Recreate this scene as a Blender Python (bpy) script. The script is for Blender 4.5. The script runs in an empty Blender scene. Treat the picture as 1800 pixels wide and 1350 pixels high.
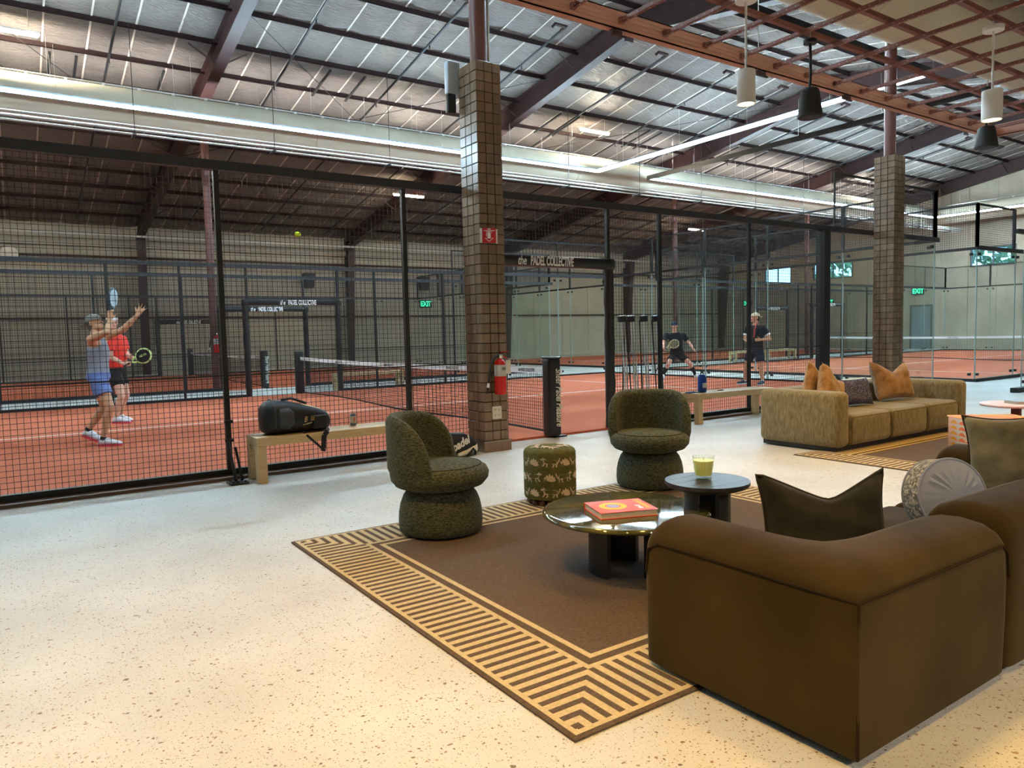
import bpy, bmesh, math, random
from mathutils import Vector, Matrix
from mathutils import noise as mnoise
random.seed(7)
C = bpy.context.scene.collection
SC = bpy.context.scene
PI = math.pi

# ---------------------------------------------------------------- camera, world, exposure, large lights
cam = bpy.data.cameras.new('camera'); camo = bpy.data.objects.new('camera', cam); C.objects.link(camo)
cam.sensor_width = 36.0; cam.lens = 36.0*1290/1800; cam.clip_start = 0.05; cam.clip_end = 200
R = Matrix(((0.8253, 0.0584, -0.5617), (-0.5647, 0.0440, -0.8241), (-0.0234, 0.9973, 0.0693)))
R = R.to_quaternion().to_matrix()
camo.matrix_world = Matrix.Translation((0, 0, 1.38)) @ R.to_4x4()
SC.camera = camo
SC.view_settings.view_transform = 'Standard'; SC.view_settings.look = 'None'
SC.view_settings.exposure = 0.45; SC.view_settings.gamma = 1.0
SC.view_settings.use_curve_mapping = False
SC.cycles.use_denoising = True
SC.cycles.max_bounces = 10; SC.cycles.diffuse_bounces = 4; SC.cycles.glossy_bounces = 4
SC.cycles.transparent_max_bounces = 32; SC.cycles.transmission_bounces = 8
SC.cycles.sample_clamp_indirect = 6.0

LED_E = 185.0       # radiance of the court light bars
STRIP_E = 450.0      # fluorescent strips near the roof
DOWN_W = 390.0      # warm downlights over the lounge
WARM = (1.0, 0.57, 0.13)
w = bpy.data.worlds.new('world'); SC.world = w; w.use_nodes = True
nt = w.node_tree; nt.nodes.clear()
sky = nt.nodes.new('ShaderNodeTexSky'); sky.sky_type = 'HOSEK_WILKIE'; sky.turbidity = 3.5
sky.sun_direction = Vector((-0.3, -0.5, 0.8)).normalized()
bg = nt.nodes.new('ShaderNodeBackground'); bg.inputs['Strength'].default_value = 11.0
wo = nt.nodes.new('ShaderNodeOutputWorld')
nt.links.new(sky.outputs[0], bg.inputs[0]); nt.links.new(bg.outputs[0], wo.inputs[0])

def downlight(x, y, z, watt, ang=100, col=WARM, r=0.07, tgt=None):
    l = bpy.data.lights.new('downlight', 'SPOT'); l.energy = watt; l.color = col
    l.spot_size = math.radians(ang); l.spot_blend = 0.7; l.shadow_soft_size = r
    o = bpy.data.objects.new('downlight', l); C.objects.link(o); o.location = (x, y, z)
    if tgt:
        o.rotation_euler = (Vector(tgt)-Vector((x, y, z))).to_track_quat('-Z', 'Y').to_euler()
    return o
# the pendant downlights of the lounge (two of them in view, the rest of their rows above the camera)
DOWN = [(0.2, 2.6, 4.3), (3.2, 4.9, 4.3), (0.4, 0.2, 4.3), (3.3, 2.3, 4.3), (6.2, 4.85, 3.5), (9.23, 3.87, 3.5), (6.3, 2.2, 4.3), (12.2, 4.4, 3.5)]
DOWNW = [.95, .32, .85, .42, .55, .55, .5, .3]
for p, k in zip(DOWN, DOWNW): downlight(p[0], p[1], p[2], DOWN_W*k)
# unseen wide lights added behind the camera for bounce, a reception area assumed
for p in ((2.0, -3.6, 4.3), (7.5, -3.6, 4.3), (13.0, -2.6, 4.3)): downlight(p[0], p[1], p[2], 620.0, 150, (1.0, 0.82, 0.62), .12)

# ---------------------------------------------------------------- materials
def lin(c):
    return tuple((v/12.92 if v <= 0.04045 else ((v+0.055)/1.055)**2.4) for v in c)
def S(r, g, b): return lin((r/255, g/255, b/255))
MATS = {}
def mat(name, col, rough=0.6, metal=0.0, col2=None, nscale=8.0, bump=0.0, bscale=40.0, stretch=None, sheen=0.0, spec=0.5, coat=0.0, detail=4.0, ramp=(0.35, 0.65), emit=None, estr=0.0, bdist=0.01):
    if name in MATS: return MATS[name]
    m = bpy.data.materials.new(name); m.use_nodes = True; MATS[name] = m
    n = m.node_tree.nodes; L = m.node_tree.links; b = n['Principled BSDF']
    b.inputs['Base Color'].default_value = (*col, 1); b.inputs['Roughness'].default_value = rough
    b.inputs['Metallic'].default_value = metal; b.inputs['Specular IOR Level'].default_value = spec
    if sheen: b.inputs['Sheen Weight'].default_value = sheen; b.inputs['Sheen Roughness'].default_value = 0.4
    if coat: b.inputs['Coat Weight'].default_value = coat; b.inputs['Coat Roughness'].default_value = 0.05
    if emit: b.inputs['Emission Color'].default_value = (*emit, 1); b.inputs['Emission Strength'].default_value = estr
    if col2 or bump:
        tc = n.new('ShaderNodeTexCoord'); mp = n.new('ShaderNodeMapping')
        L.new(tc.outputs['Object'], mp.inputs[0])
        if stretch: mp.inputs['Scale'].default_value = stretch
    if col2:
        t = n.new('ShaderNodeTexNoise'); t.inputs['Scale'].default_value = nscale; t.inputs['Detail'].default_value = detail
        L.new(mp.outputs[0], t.inputs['Vector'])
        r = n.new('ShaderNodeValToRGB'); r.color_ramp.elements[0].position = ramp[0]; r.color_ramp.elements[1].position = ramp[1]
        r.color_ramp.elements[0].color = (*col, 1); r.color_ramp.elements[1].color = (*col2, 1)
        L.new(t.outputs['Fac'], r.inputs[0]); L.new(r.outputs[0], b.inputs['Base Color'])
    if bump:
        t2 = n.new('ShaderNodeTexNoise'); t2.inputs['Scale'].default_value = bscale; t2.inputs['Detail'].default_value = 5
        L.new(mp.outputs[0], t2.inputs['Vector'])
        bp = n.new('ShaderNodeBump'); bp.inputs['Strength'].default_value = bump; bp.inputs['Distance'].default_value = bdist
        L.new(t2.outputs['Fac'], bp.inputs['Height']); L.new(bp.outputs[0], b.inputs['Normal'])
    return m
def emat(name, col, strength):
    if name in MATS: return MATS[name]
    m = bpy.data.materials.new(name); m.use_nodes = True; MATS[name] = m
    n = m.node_tree.nodes; n.clear(); e = n.new('ShaderNodeEmission'); o = n.new('ShaderNodeOutputMaterial')
    e.inputs[0].default_value = (*col, 1); e.inputs[1].default_value = strength
    m.node_tree.links.new(e.outputs[0], o.inputs[0]); return m
def glassmat(name, tint, refl=1.0, ior=1.45):
    if name in MATS: return MATS[name]
    m = bpy.data.materials.new(name); m.use_nodes = True; MATS[name] = m
    n = m.node_tree.nodes; L = m.node_tree.links; n.clear()
    t = n.new('ShaderNodeBsdfTransparent'); t.inputs[0].default_value = (*tint, 1)
    g = n.new('ShaderNodeBsdfGlossy'); g.inputs['Roughness'].default_value = 0.0; g.inputs[0].default_value = (refl, refl, refl, 1)
    f = n.new('ShaderNodeFresnel'); f.inputs[0].default_value = ior
    ge = n.new('ShaderNodeNewGeometry'); mu = n.new('ShaderNodeMath'); mu.operation = 'MULTIPLY'; iv = n.new('ShaderNodeMath'); iv.operation = 'SUBTRACT'; iv.inputs[0].default_value = 1.0
    L.new(ge.outputs['Backfacing'], iv.inputs[1]); L.new(f.outputs[0], mu.inputs[0]); L.new(iv.outputs[0], mu.inputs[1])
    x = n.new('ShaderNodeMixShader'); o = n.new('ShaderNodeOutputMaterial')
    L.new(mu.outputs[0], x.inputs[0]); L.new(t.outputs[0], x.inputs[1]); L.new(g.outputs[0], x.inputs[2]); L.new(x.outputs[0], o.inputs[0])
    return m
def nodes_of(m): return m.node_tree.nodes, m.node_tree.links, m.node_tree.nodes['Principled BSDF']

# polished concrete with exposed aggregate
def floor_mat():
    m = mat('polished_concrete', S(214, 204, 188), 0.42, spec=0.35)
    n, L, b = nodes_of(m)
    tc = n.new('ShaderNodeTexCoord')
    def vor(scale, lo, hi, seedoff, stretch):
        mp = n.new('ShaderNodeMapping'); mp.inputs['Location'].default_value = (seedoff, seedoff*2, 0); mp.inputs['Scale'].default_value = stretch
        L.new(tc.outputs['Object'], mp.inputs[0])
        nz = n.new('ShaderNodeTexNoise'); nz.inputs['Scale'].default_value = scale*0.8; L.new(mp.outputs[0], nz.inputs['Vector'])
        va = n.new('ShaderNodeVectorMath'); va.operation = 'MULTIPLY_ADD'; va.inputs[1].default_value = (1.1/scale,)*3
        L.new(nz.outputs['Color'], va.inputs[0]); L.new(mp.outputs[0], va.inputs[2])
        v = n.new('ShaderNodeTexVoronoi'); v.inputs['Scale'].default_value = scale; L.new(va.outputs[0], v.inputs['Vector'])
        # radius of the pebble varies per cell
        sp = n.new('ShaderNodeSeparateColor'); L.new(v.outputs['Color'], sp.inputs[0])
        mr = n.new('ShaderNodeMapRange'); mr.inputs['From Min'].default_value = lo; mr.inputs['From Max'].default_value = 1.0
        mr.inputs['To Min'].default_value = 0.0; mr.inputs['To Max'].default_value = hi; L.new(sp.outputs[0], mr.inputs[0])
        lt = n.new('ShaderNodeMath'); lt.operation = 'LESS_THAN'; L.new(v.outputs['Distance'], lt.inputs[0]); L.new(mr.outputs[0], lt.inputs[1])
        return lt.outputs[0], sp.outputs[1]
    base = n.new('ShaderNodeTexNoise'); base.inputs['Scale'].default_value = 1.3; base.inputs['Detail'].default_value = 6; L.new(tc.outputs['Object'], base.inputs['Vector'])
    r = n.new('ShaderNodeValToRGB'); r.color_ramp.elements[0].position = 0.3; r.color_ramp.elements[1].position = 0.7
    r.color_ramp.elements[0].color = (*S(184, 185, 182), 1); r.color_ramp.elements[1].color = (*S(202, 204, 202), 1); L.new(base.outputs['Fac'], r.inputs[0])
    cur = r.outputs[0]
    for (sc, lo, hi, off, st) in ((64, 0.52, 0.38, 0.0, (1, 1, 1)), (150, 0.45, 0.40, 3.1, (1, 1, 1)), (30, 0.90, 0.33, 9.7, (1, 1.2, 1))):
        f, rnd = vor(sc, lo, hi, off, st)
        rc = n.new('ShaderNodeValToRGB'); e = rc.color_ramp.elements
        e[0].color = (*S(96, 82, 68), 1); e[1].color = (*S(168, 150, 130), 1)
        x = e.new(0.5); x.color = (*S(136, 112, 90), 1); L.new(rnd, rc.inputs[0])
        mx = n.new('ShaderNodeMix'); mx.data_type = 'RGBA'; L.new(f, mx.inputs['Factor']); L.new(cur, mx.inputs['A']); L.new(rc.outputs[0], mx.inputs['B'])
        cur = mx.outputs['Result']
    L.new(cur, b.inputs['Base Color'])
    return m
M_FLOOR = floor_mat()
M_TURF = mat('terracotta_turf', S(204, 118, 90), 0.95, col2=S(188, 104, 78), nscale=350, bump=0.5, bscale=500, spec=0.1)
M_LINE = mat('white_line', S(225, 225, 222), 0.9, spec=0.1)
M_WALL = mat('beige_wall', S(172, 165, 150), 0.85, col2=S(162, 156, 142), nscale=1.2, spec=0.2)
M_TARP = mat('tan_tarp', S(180, 168, 150), 0.75, col2=S(166, 154, 137), nscale=0.8, bump=0.8, bscale=1.3, bdist=0.15, spec=0.3)
def insul_mat():
    m = mat('white_insulation', S(118, 110, 104), 0.5, col2=S(107, 100, 94), nscale=0.7, spec=0.5)
    n, L, b = nodes_of(m)
    tc = n.new('ShaderNodeTexCoord'); mp = n.new('ShaderNodeMapping'); mp.inputs['Scale'].default_value = (0.9, 6.0, 1.0); L.new(tc.outputs['Object'], mp.inputs[0])
    t = n.new('ShaderNodeTexNoise'); t.inputs['Scale'].default_value = 2.6; t.inputs['Detail'].default_value = 4; t.inputs['Distortion'].default_value = 1.2; L.new(mp.outputs[0], t.inputs['Vector'])
    bp = n.new('ShaderNodeBump'); bp.inputs['Strength'].default_value = 1.0; bp.inputs['Distance'].default_value = 0.13
    L.new(t.outputs['Fac'], bp.inputs['Height']); L.new(bp.outputs[0], b.inputs['Normal']); return m
M_INSUL = insul_mat()
M_SEAM = mat('white_seam_tape', S(190, 180, 170), 0.5)
M_STEEL = mat('maroon_steel', S(58, 36, 35), 0.5, col2=S(48, 29, 29), nscale=3, spec=0.4)
M_PURL = mat('dark_purlin_steel', S(44, 30, 30), 0.7, spec=0.15)
M_PIPE = mat('maroon_pipe_paint', S(104, 62, 56), 0.45, spec=0.5)
M_BLACK = mat('black_powder_coat', S(30, 31, 34), 0.45, spec=0.4)
M_WIRE = mat('black_wire', S(22, 22, 24), 0.5)
M_RAIL = mat('charcoal_rail', S(46, 48, 53), 0.4)
M_PAD = mat('black_vinyl_pad', S(27, 27, 29), 0.38, bump=0.25, bscale=22, spec=0.5)
M_WHITEL = mat('white_print', S(248, 248, 246), 0.6)
M_NETB = mat('white_net_band', S(226, 228, 230), 0.8)
M_NET = mat('black_net_cord', S(20, 20, 22), 0.8)
M_TILE = mat('brown_tile', S(126, 106, 86), 0.2, col2=S(110, 90, 71), nscale=14, stretch=(1, 1, 0.15), spec=0.55)
M_TILE2 = mat('brown_tile_b', S(120, 100, 80), 0.2, col2=S(134, 110, 88), nscale=14, stretch=(1, 1, 0.15), spec=0.55)
M_TILE3 = mat('brown_tile_c', S(112, 92, 74), 0.22, col2=S(122, 101, 80), nscale=14, stretch=(1, 1, 0.15), spec=0.55)
M_GROUT = mat('dark_grout', S(40, 32, 26), 0.9)
M_TRIMM = mat('metal_edge_trim', S(150, 140, 128), 0.35, metal=0.7)
M_DUCT = mat('cream_fabric_duct', S(214, 205, 184), 0.8, col2=S(204, 195, 174), nscale=1.0, spec=0.2)
M_COND = mat('galvanised_conduit', S(196, 194, 188), 0.35, metal=0.6)
M_OAK = mat('pale_oak', S(222, 196, 152), 0.45, col2=S(206, 178, 132), nscale=5, stretch=(1, 12, 12), spec=0.4)
M_GLASS = glassmat('court_glass', (0.955, 0.98, 0.97))
M_GEDGE = mat('glass_edge', S(150, 174, 170), 0.15, spec=0.8)
M_LED = emat('led_white', (0.60, 0.85, 1.0), LED_E)
M_UPFILL = emat('added_uplight', (1.0, 0.98, 0.95), 120.0)  # glow of the added uplight bars over the back courts
M_FLUO = emat('strip_lamp_warm', (1.0, 0.86, 0.62), STRIP_E)
M_EXIT = emat('exit_green', (0.05, 1.0, 0.45), 2.2)
M_LAMPW = emat('downlight_lens', (1.0, 0.82, 0.55), 3.0)
M_WPEND = mat('white_pendant_metal', S(226, 224, 220), 0.5)
M_GRIDO = mat('orange_primed_steel', S(190, 138, 118), 0.5, col2=S(178, 127, 108), nscale=2, stretch=(1, 1, 20), spec=0.4)
M_GRIDR = mat('red_brown_channel', S(132, 84, 74), 0.5, spec=0.4)
M_HOLE = mat('punched_hole_rim', S(196, 178, 168), 0.5)
M_VELV = mat('brown_velvet', S(66, 53, 30), 0.95, col2=S(50, 40, 21), nscale=2.4, bump=0.12, bscale=5, sheen=0.12, spec=0.04, bdist=0.02)
M_PIPING = mat('dark_piping', S(40, 30, 17), 0.9, spec=0.1)
M_BOUC = mat('green_boucle', S(92, 96, 80), 0.95, col2=S(44, 49, 39), nscale=48, bump=0.6, bscale=110, stretch=(1, 1, 3.2), spec=0.1, sheen=0.1)
M_BOUCP = mat('green_boucle_seam', S(48, 50, 36), 0.95, spec=0.1)
M_CORD = mat('olive_corduroy', S(140, 128, 98), 0.9, col2=S(112, 100, 73), nscale=16, stretch=(3.2, 3.2, 0.8), bump=0.25, bscale=120, spec=0.1, sheen=0.3)
M_AMBER = mat('amber_fur', S(162, 127, 88), 0.95, col2=S(130, 96, 62), nscale=11, bump=0.7, bscale=60, spec=0.1, sheen=0.4)
M_PURP = mat('purple_weave', S(56, 56, 84), 0.9, col2=S(112, 112, 142), nscale=70, bump=0.8, bscale=75, spec=0.1, ramp=(0.45, 0.6))
M_BLKV = mat('black_green_velvet', S(42, 40, 31), 0.85, col2=S(26, 25, 19), nscale=7, bump=0.6, bscale=9, sheen=0.35, spec=0.15, bdist=0.02)
M_GREYV = mat('grey_velvet', S(140, 148, 168), 0.85, sheen=0.3, spec=0.15, bump=0.1, bscale=30)
M_BRAID = mat('beaded_braid', S(190, 184, 166), 0.8, col2=S(104, 106, 104), nscale=70, bump=0.8, bscale=90, ramp=(0.4, 0.55))
M_OLIVV = mat('olive_crushed_velvet', S(128, 121, 94), 0.8, col2=S(90, 84, 62), nscale=6, bump=0.5, bscale=8, sheen=0.4, spec=0.2, bdist=0.02)
M_RUGD = mat('rug_dark_weave', S(108, 94, 84), 0.95, col2=S(80, 68, 61), nscale=22, stretch=(2, 14, 1), bump=0.4, bscale=180, spec=0.1)
M_RUGT = mat('rug_tan_weave', S(196, 180, 146), 0.95, col2=S(182, 166, 132), nscale=60, bump=0.4, bscale=200, spec=0.1)
M_BLKW = mat('black_wood', S(34, 34, 38), 0.42, col2=S(44, 44, 48), nscale=4, stretch=(1, 14, 1), spec=0.5)
def marble():
    m = mat('green_marble', S(58, 58, 34), 0.06, col2=S(104, 100, 56), nscale=3.0, stretch=(1, 2.2, 1), spec=0.6, coat=0.5, ramp=(0.4, 0.75))
    return m
M_MARB = marble()
M_WOODB = mat('dark_bead_wood', S(92, 54, 34), 0.35)
M_OTT = mat('moss_fabric', S(98, 98, 62), 0.9, col2=S(84, 85, 52), nscale=30, spec=0.1)
M_MOTIF = mat('cream_motif', S(214, 200, 178), 0.9, col2=S(92, 84, 62), nscale=150, ramp=(0.52, 0.6), spec=0.1)
M_LEAF = mat('cream_leaf_motif', S(208, 190, 168), 0.9, spec=0.1)
M_BOOKR = mat('coral_red_cover', S(226, 84, 58), 0.45)
M_YEL = mat('yellow_print', S(240, 200, 30), 0.5); M_BLUP = mat('blue_print', S(150, 165, 215), 0.5)
M_PAGE = mat('paper_pages', S(216, 204, 184), 0.8, col2=S(190, 178, 160), nscale=8, stretch=(1, 1, 60))
M_WAX = mat('lime_wax', S(242, 246, 160), 0.5)
M_CGLASS = glassmat('tumbler_glass', (0.96, 0.98, 0.93))
M_BAG = mat('black_nylon', S(24, 25, 28), 0.5, bump=0.3, bscale=14, spec=0.4, bdist=0.02)
M_BAGG = mat('charcoal_nylon', S(50, 52, 56), 0.55); M_GOLD = mat('gold_print', S(196, 160, 90), 0.4)
M_RED = mat('extinguisher_red', S(200, 28, 24), 0.22, spec=0.6); M_SIGNR = mat('sign_red', S(196, 24, 36), 0.4)
M_WHITE = mat('white_plastic', S(228, 228, 226), 0.45)
M_CHROME = mat('chrome', S(210, 210, 210), 0.2, metal=1.0)
M_SILV = mat('silver_label', S(190, 190, 186), 0.5)
M_RUBB = mat('black_rubber', S(22, 22, 22), 0.6)
M_BLUEB = mat('blue_bottle', S(30, 84, 176), 0.35); M_CAN = mat('can_blue', S(120, 150, 205), 0.3, metal=0.4)
M_CLEAR = glassmat('clear_tube', (0.93, 0.95, 0.95), ior=1.6)
M_BALL = mat('tennis_yellow', S(214, 232, 50), 0.9)
M_SKIN = mat('skin_tan', S(206, 158, 124), 0.55, spec=0.3); M_SKIN2 = mat('skin_light', S(218, 170, 146), 0.55, spec=0.3)
M_TANK = mat('grey_tank', S(136, 140, 152), 0.85); M_SHORTB = mat('blue_shorts', S(106, 128, 186), 0.8)
M_REDT = mat('red_shirt', S(222, 54, 40), 0.8); M_BLKC = mat('black_cloth', S(26, 27, 32), 0.85); M_NAVY = mat('navy_cloth', S(34, 38, 58), 0.85)
M_CAPG = mat('grey_cap', S(120, 118, 112), 0.8); M_CAPN = mat('navy_cap', S(42, 62, 92), 0.8); M_CAPB = mat('beige_cap', S(206, 192, 158), 0.85)
M_HAIRG = mat('grey_hair', S(92, 90, 88), 0.8); M_HAIRB = mat('brown_hair', S(56, 42, 34), 0.8)
M_SHOE = mat('white_shoe', S(226, 228, 234), 0.6); M_SOLE = mat('red_sole', S(222, 70, 86), 0.6); M_SHOEN = mat('blue_black_shoe', S(40, 56, 84), 0.6)
M_LIME = mat('lime_racket', S(206, 232, 150), 0.4); M_EYE = mat('dark_eye', S(30, 24, 20), 0.3); M_LIP = mat('lip', S(160, 84, 76), 0.5)
M_WOODK = mat('brown_kerb', S(112, 88, 72), 0.6, col2=S(96, 75, 61), nscale=5, stretch=(1, 20, 20))
M_PINK = mat('pink_top', S(222, 190, 192), 0.35); M_FRAMEW = mat('window_frame', S(92, 92, 92), 0.5)
M_LEAFT = mat('tree_leaf', S(120, 160, 120), 0.8, col2=S(165, 195, 150), nscale=3); M_BARK = mat('bark', S(92, 74, 58), 0.9)

# ---------------------------------------------------------------- mesh helpers
SMALL = {'hanger', 'sprinkler_head', 'hanging_cable', 'seam', 'hanger_clip', 'threaded_rod', 'socket_slot', 'lacing', 'bolt', 'clamp', 'bracket', 'brace_strut', 'laces', 'drill_hole', 'glass_rib', 'hanging_rod', 'glide_foot', 'pictogram', 'net_mesh', 'mesh_panel'}  # pieces too small to pick apart singly
class MB:
    def __init__(s): s.v = []; s.f = []
    def add(s, vs, fs):
        o = len(s.v); s.v += [tuple(v) for v in vs]; s.f += [tuple(i+o for i in f) for f in fs]; return s
    def box(s, x0, x1, y0, y1, z0, z1):
        return s.add([(x0, y0, z0), (x1, y0, z0), (x1, y1, z0), (x0, y1, z0), (x0, y0, z1), (x1, y0, z1), (x1, y1, z1), (x0, y1, z1)],
              [(0, 3, 2, 1), (4, 5, 6, 7), (0, 1, 5, 4), (1, 2, 6, 5), (2, 3, 7, 6), (3, 0, 4, 7)])
    def rbox(s, x0, x1, y0, y1, z0, z1, r=0.02, seg=3):
        bm = bmesh.new(); bmesh.ops.create_cube(bm, size=1)
        for v in bm.verts:
            v.co = Vector(((x0+x1)/2+v.co.x*(x1-x0), (y0+y1)/2+v.co.y*(y1-y0), (z0+z1)/2+v.co.z*(z1-z0)))
        bmesh.ops.bevel(bm, geom=bm.edges[:], offset=r, segments=seg, profile=0.5, affect='EDGES')
        bm.verts.index_update()
        s.add([v.co[:] for v in bm.verts], [[v.index for v in f.verts] for f in bm.faces]); bm.free(); return s
    def frustum(s, p, q, r1, r2, seg=10, cap=True):
        p = Vector(p); q = Vector(q); d = (q-p)
        if d.length < 1e-7: return s
        d.normalize(); a = d.orthogonal().normalized(); b = d.cross(a)
        vs = []
        for c, r in ((p, r1), (q, r2)):
            for i in range(seg):
                t = 2*PI*i/seg; vs.append(c+a*(r*math.cos(t))+b*(r*math.sin(t)))
        fs = [(i, (i+1) % seg, seg+(i+1) % seg, seg+i) for i in range(seg)]
        if cap: fs += [tuple(range(seg))[::-1], tuple(range(seg, 2*seg))]
        return s.add(vs, fs)
    def cyl(s, p, q, r, seg=10, cap=True): return s.frustum(p, q, r, r, seg, cap)
    def tube(s, pts, r, seg=8, closed=False):
        pts = [Vector(p) for p in pts]; n = len(pts); vs = []; a = None
        for i, p in enumerate(pts):
            d = (pts[(i+1) % n]-pts[i-1]) if (closed or 0 < i < n-1) else (pts[1]-pts[0] if i == 0 else pts[-1]-pts[-2])
            d.normalize()
            a = d.orthogonal().normalized() if a is None else (a-d*a.dot(d)).normalized()
            b = d.cross(a); rr = r[i] if isinstance(r, (list, tuple)) else r
            for k in range(seg):
                t = 2*PI*k/seg; vs.append(p+a*(rr*math.cos(t))+b*(rr*math.sin(t)))
        fs = []
        for i in range(n if closed else n-1):
            j = (i+1) % n
            fs += [(i*seg+k, i*seg+(k+1) % seg, j*seg+(k+1) % seg, j*seg+k) for k in range(seg)]
        if not closed: fs += [tuple(range(seg))[::-1], tuple(range((n-1)*seg, n*seg))]
        return s.add(vs, fs)
    def lathe(s, prof, seg=24, c=(0, 0, 0), cap=True):
        n = len(prof); vs = []
        for r, z in prof:
            for k in range(seg):
                t = 2*PI*k/seg; vs.append((c[0]+r*math.cos(t), c[1]+r*math.sin(t), c[2]+z))
        fs = []
        for i in range(n-1): fs += [(i*seg+k, i*seg+(k+1) % seg, (i+1)*seg+(k+1) % seg, (i+1)*seg+k) for k in range(seg)]
        if cap: fs += [tuple(range(seg))[::-1], tuple(range((n-1)*seg, n*seg))]
        return s.add(vs, fs)
    def loft(s, rings, cap=True):
        seg = len(rings[0]); vs = [p for r in rings for p in r]; fs = []
        for i in range(len(rings)-1): fs += [(i*seg+k, i*seg+(k+1) % seg, (i+1)*seg+(k+1) % seg, (i+1)*seg+k) for k in range(seg)]
        if cap: fs += [tuple(range(seg))[::-1], tuple(range((len(rings)-1)*seg, len(rings)*seg))]
        return s.add(vs, fs)
    def ell(s, c, ax, ay, az, seg=12, rings=8):
        c = Vector(c); ax = Vector(ax); ay = Vector(ay); az = Vector(az); R_ = []
        for i in range(rings+1):
            ph = -PI/2+PI*i/rings; ph = max(-PI/2+.02, min(PI/2-.02, ph))
            R_.append([c+ax*(math.cos(ph)*math.cos(2*PI*k/seg))+ay*(math.cos(ph)*math.sin(2*PI*k/seg))+az*math.sin(ph) for k in range(seg)])
        return s.loft(R_)
    def capsule(s, p, q, r1, r2, seg=10):
        p = Vector(p); q = Vector(q); d = (q-p).normalized() if (q-p).length > 1e-6 else Vector((0, 0, 1))
        pts = []; rr = []
        for t in (0.02, .4, .75, .95): pts.append(p-d*r1*(1-t**1)); rr.append(r1*math.sqrt(max(1-(1-t)**2, .003)))
        pts.append(p); rr.append(r1); pts.append(q); rr.append(r2)
        for t in (.95, .75, .4, .02): pts.append(q+d*r2*(1-t)); rr.append(r2*math.sqrt(max(1-(1-t)**2, .003)))
        return s.tube(pts, rr, seg)
    def prism(s, poly, z0, z1):
        n = len(poly); vs = [(x, y, z0) for x, y in poly]+[(x, y, z1) for x, y in poly]
        return s.add(vs, [tuple(range(n))[::-1], tuple(range(n, 2*n))]+[(i, (i+1) % n, n+(i+1) % n, n+i) for i in range(n)])
    def xf(s, M):
        s.v = [tuple(M @ Vector(v)) for v in s.v]; return s
    def mesh(s, name, m, smooth=True, ang=40):
        me = bpy.data.meshes.new(name); me.from_pydata(s.v, [], s.f); me.update()
        if m: me.materials.append(m)
        if smooth and len(s.f):
            me.polygons.foreach_set('use_smooth', [True]*len(s.f)); me.set_sharp_from_angle(angle=math.radians(ang))
        return me
    def build(s, name, m, parent=None, smooth=True, ang=40, M=None):
        o = link(name, s.mesh(name, m, smooth, ang), parent, M)
        if name in SMALL: o['kind'] = 'stuff'
        return o
def link(name, me, parent=None, M=None):
    o = bpy.data.objects.new(name, me); C.objects.link(o)
    if parent: o.parent = parent
    if M is not None: o.matrix_local = M
    return o
def tag(o, label=None, cat=None, group=None, kind=None):
    if label: o['label'] = label
    if cat: o['category'] = cat
    if group: o['group'] = group
    if kind: o['kind'] = kind
    return o
def thing(name, label, cat, loc=(0, 0, 0), rz=0.0, group=None):
    o = bpy.data.objects.new(name, None); C.objects.link(o); o.location = loc; o.rotation_euler = (0, 0, rz); o.empty_display_size = 0.1
    return tag(o, label, cat, group)
def struct(name): 
    o = bpy.data.objects.new(name, None); C.objects.link(o); o['kind'] = 'structure'; return o
def copy_tree(o, parent=None):
    c = o.copy(); C.objects.link(c)
    if parent: c.parent = parent
    for ch in list(o.children): copy_tree(ch, c)
    return c
def B(*a): return MB().box(*a)
DG = None
def evalmesh(me, mods):
    o = bpy.data.objects.new('scratch', me); C.objects.link(o)
    for t, kw in mods:
        md = o.modifiers.new(t, t)
        for k, v in kw.items(): setattr(md, k, v)
    dg = bpy.context.evaluated_depsgraph_get(); dg.update()
    r = bpy.data.meshes.new_from_object(o.evaluated_get(dg)); bpy.data.objects.remove(o); return r
def remesh(mb, name, m, vox=0.01, sm=6):
    me = mb.mesh(name, None, False)
    r = evalmesh(me, [('REMESH', dict(mode='VOXEL', voxel_size=vox)), ('SMOOTH', dict(factor=0.5, iterations=sm))])
    r.name = name; r.materials.clear(); r.materials.append(m); r.polygons.foreach_set('use_smooth', [True]*len(r.polygons)); return r
def text(name, body, size, m, parent, M, sx=1.0, shear=0.0, bold=0.0, ext=0.001, align='CENTER'):
    cu = bpy.data.curves.new(name, 'FONT'); cu.body = body; cu.size = size; cu.shear = shear; cu.offset = bold; cu.extrude = ext
    cu.align_x = align; cu.align_y = 'CENTER'; cu.resolution_u = 3
    o = bpy.data.objects.new('scratch', cu); C.objects.link(o)
    dg = bpy.context.evaluated_depsgraph_get(); me = bpy.data.meshes.new_from_object(o.evaluated_get(dg)); bpy.data.objects.remove(o)
    me.name = name; me.materials.clear(); me.materials.append(m)
    if sx != 1.0:
        for v in me.vertices: v.co.x *= sx
    return link(name, me, parent, M)
def frame(o, x, y):   # matrix from origin, x axis, y axis
    x = Vector(x).normalized(); z = x.cross(Vector(y)).normalized(); y = z.cross(x)
    return Matrix(((x.x, y.x, z.x, o[0]), (x.y, y.y, z.y, o[1]), (x.z, y.z, z.z, o[2]), (0, 0, 0, 1)))

# ================================================================= THE SHELL
X0, X1, Y0, Y1 = -9.0, 41.3, -6.0, 34.5
RIDGE = 14.4
def zb(y): return 8.97-0.172*abs(y-RIDGE)          # underside of the rafters
tag(B(X0, X1, Y0, Y1, -0.12, 0).build('floor', M_FLOOR, smooth=False), kind='structure')

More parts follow.
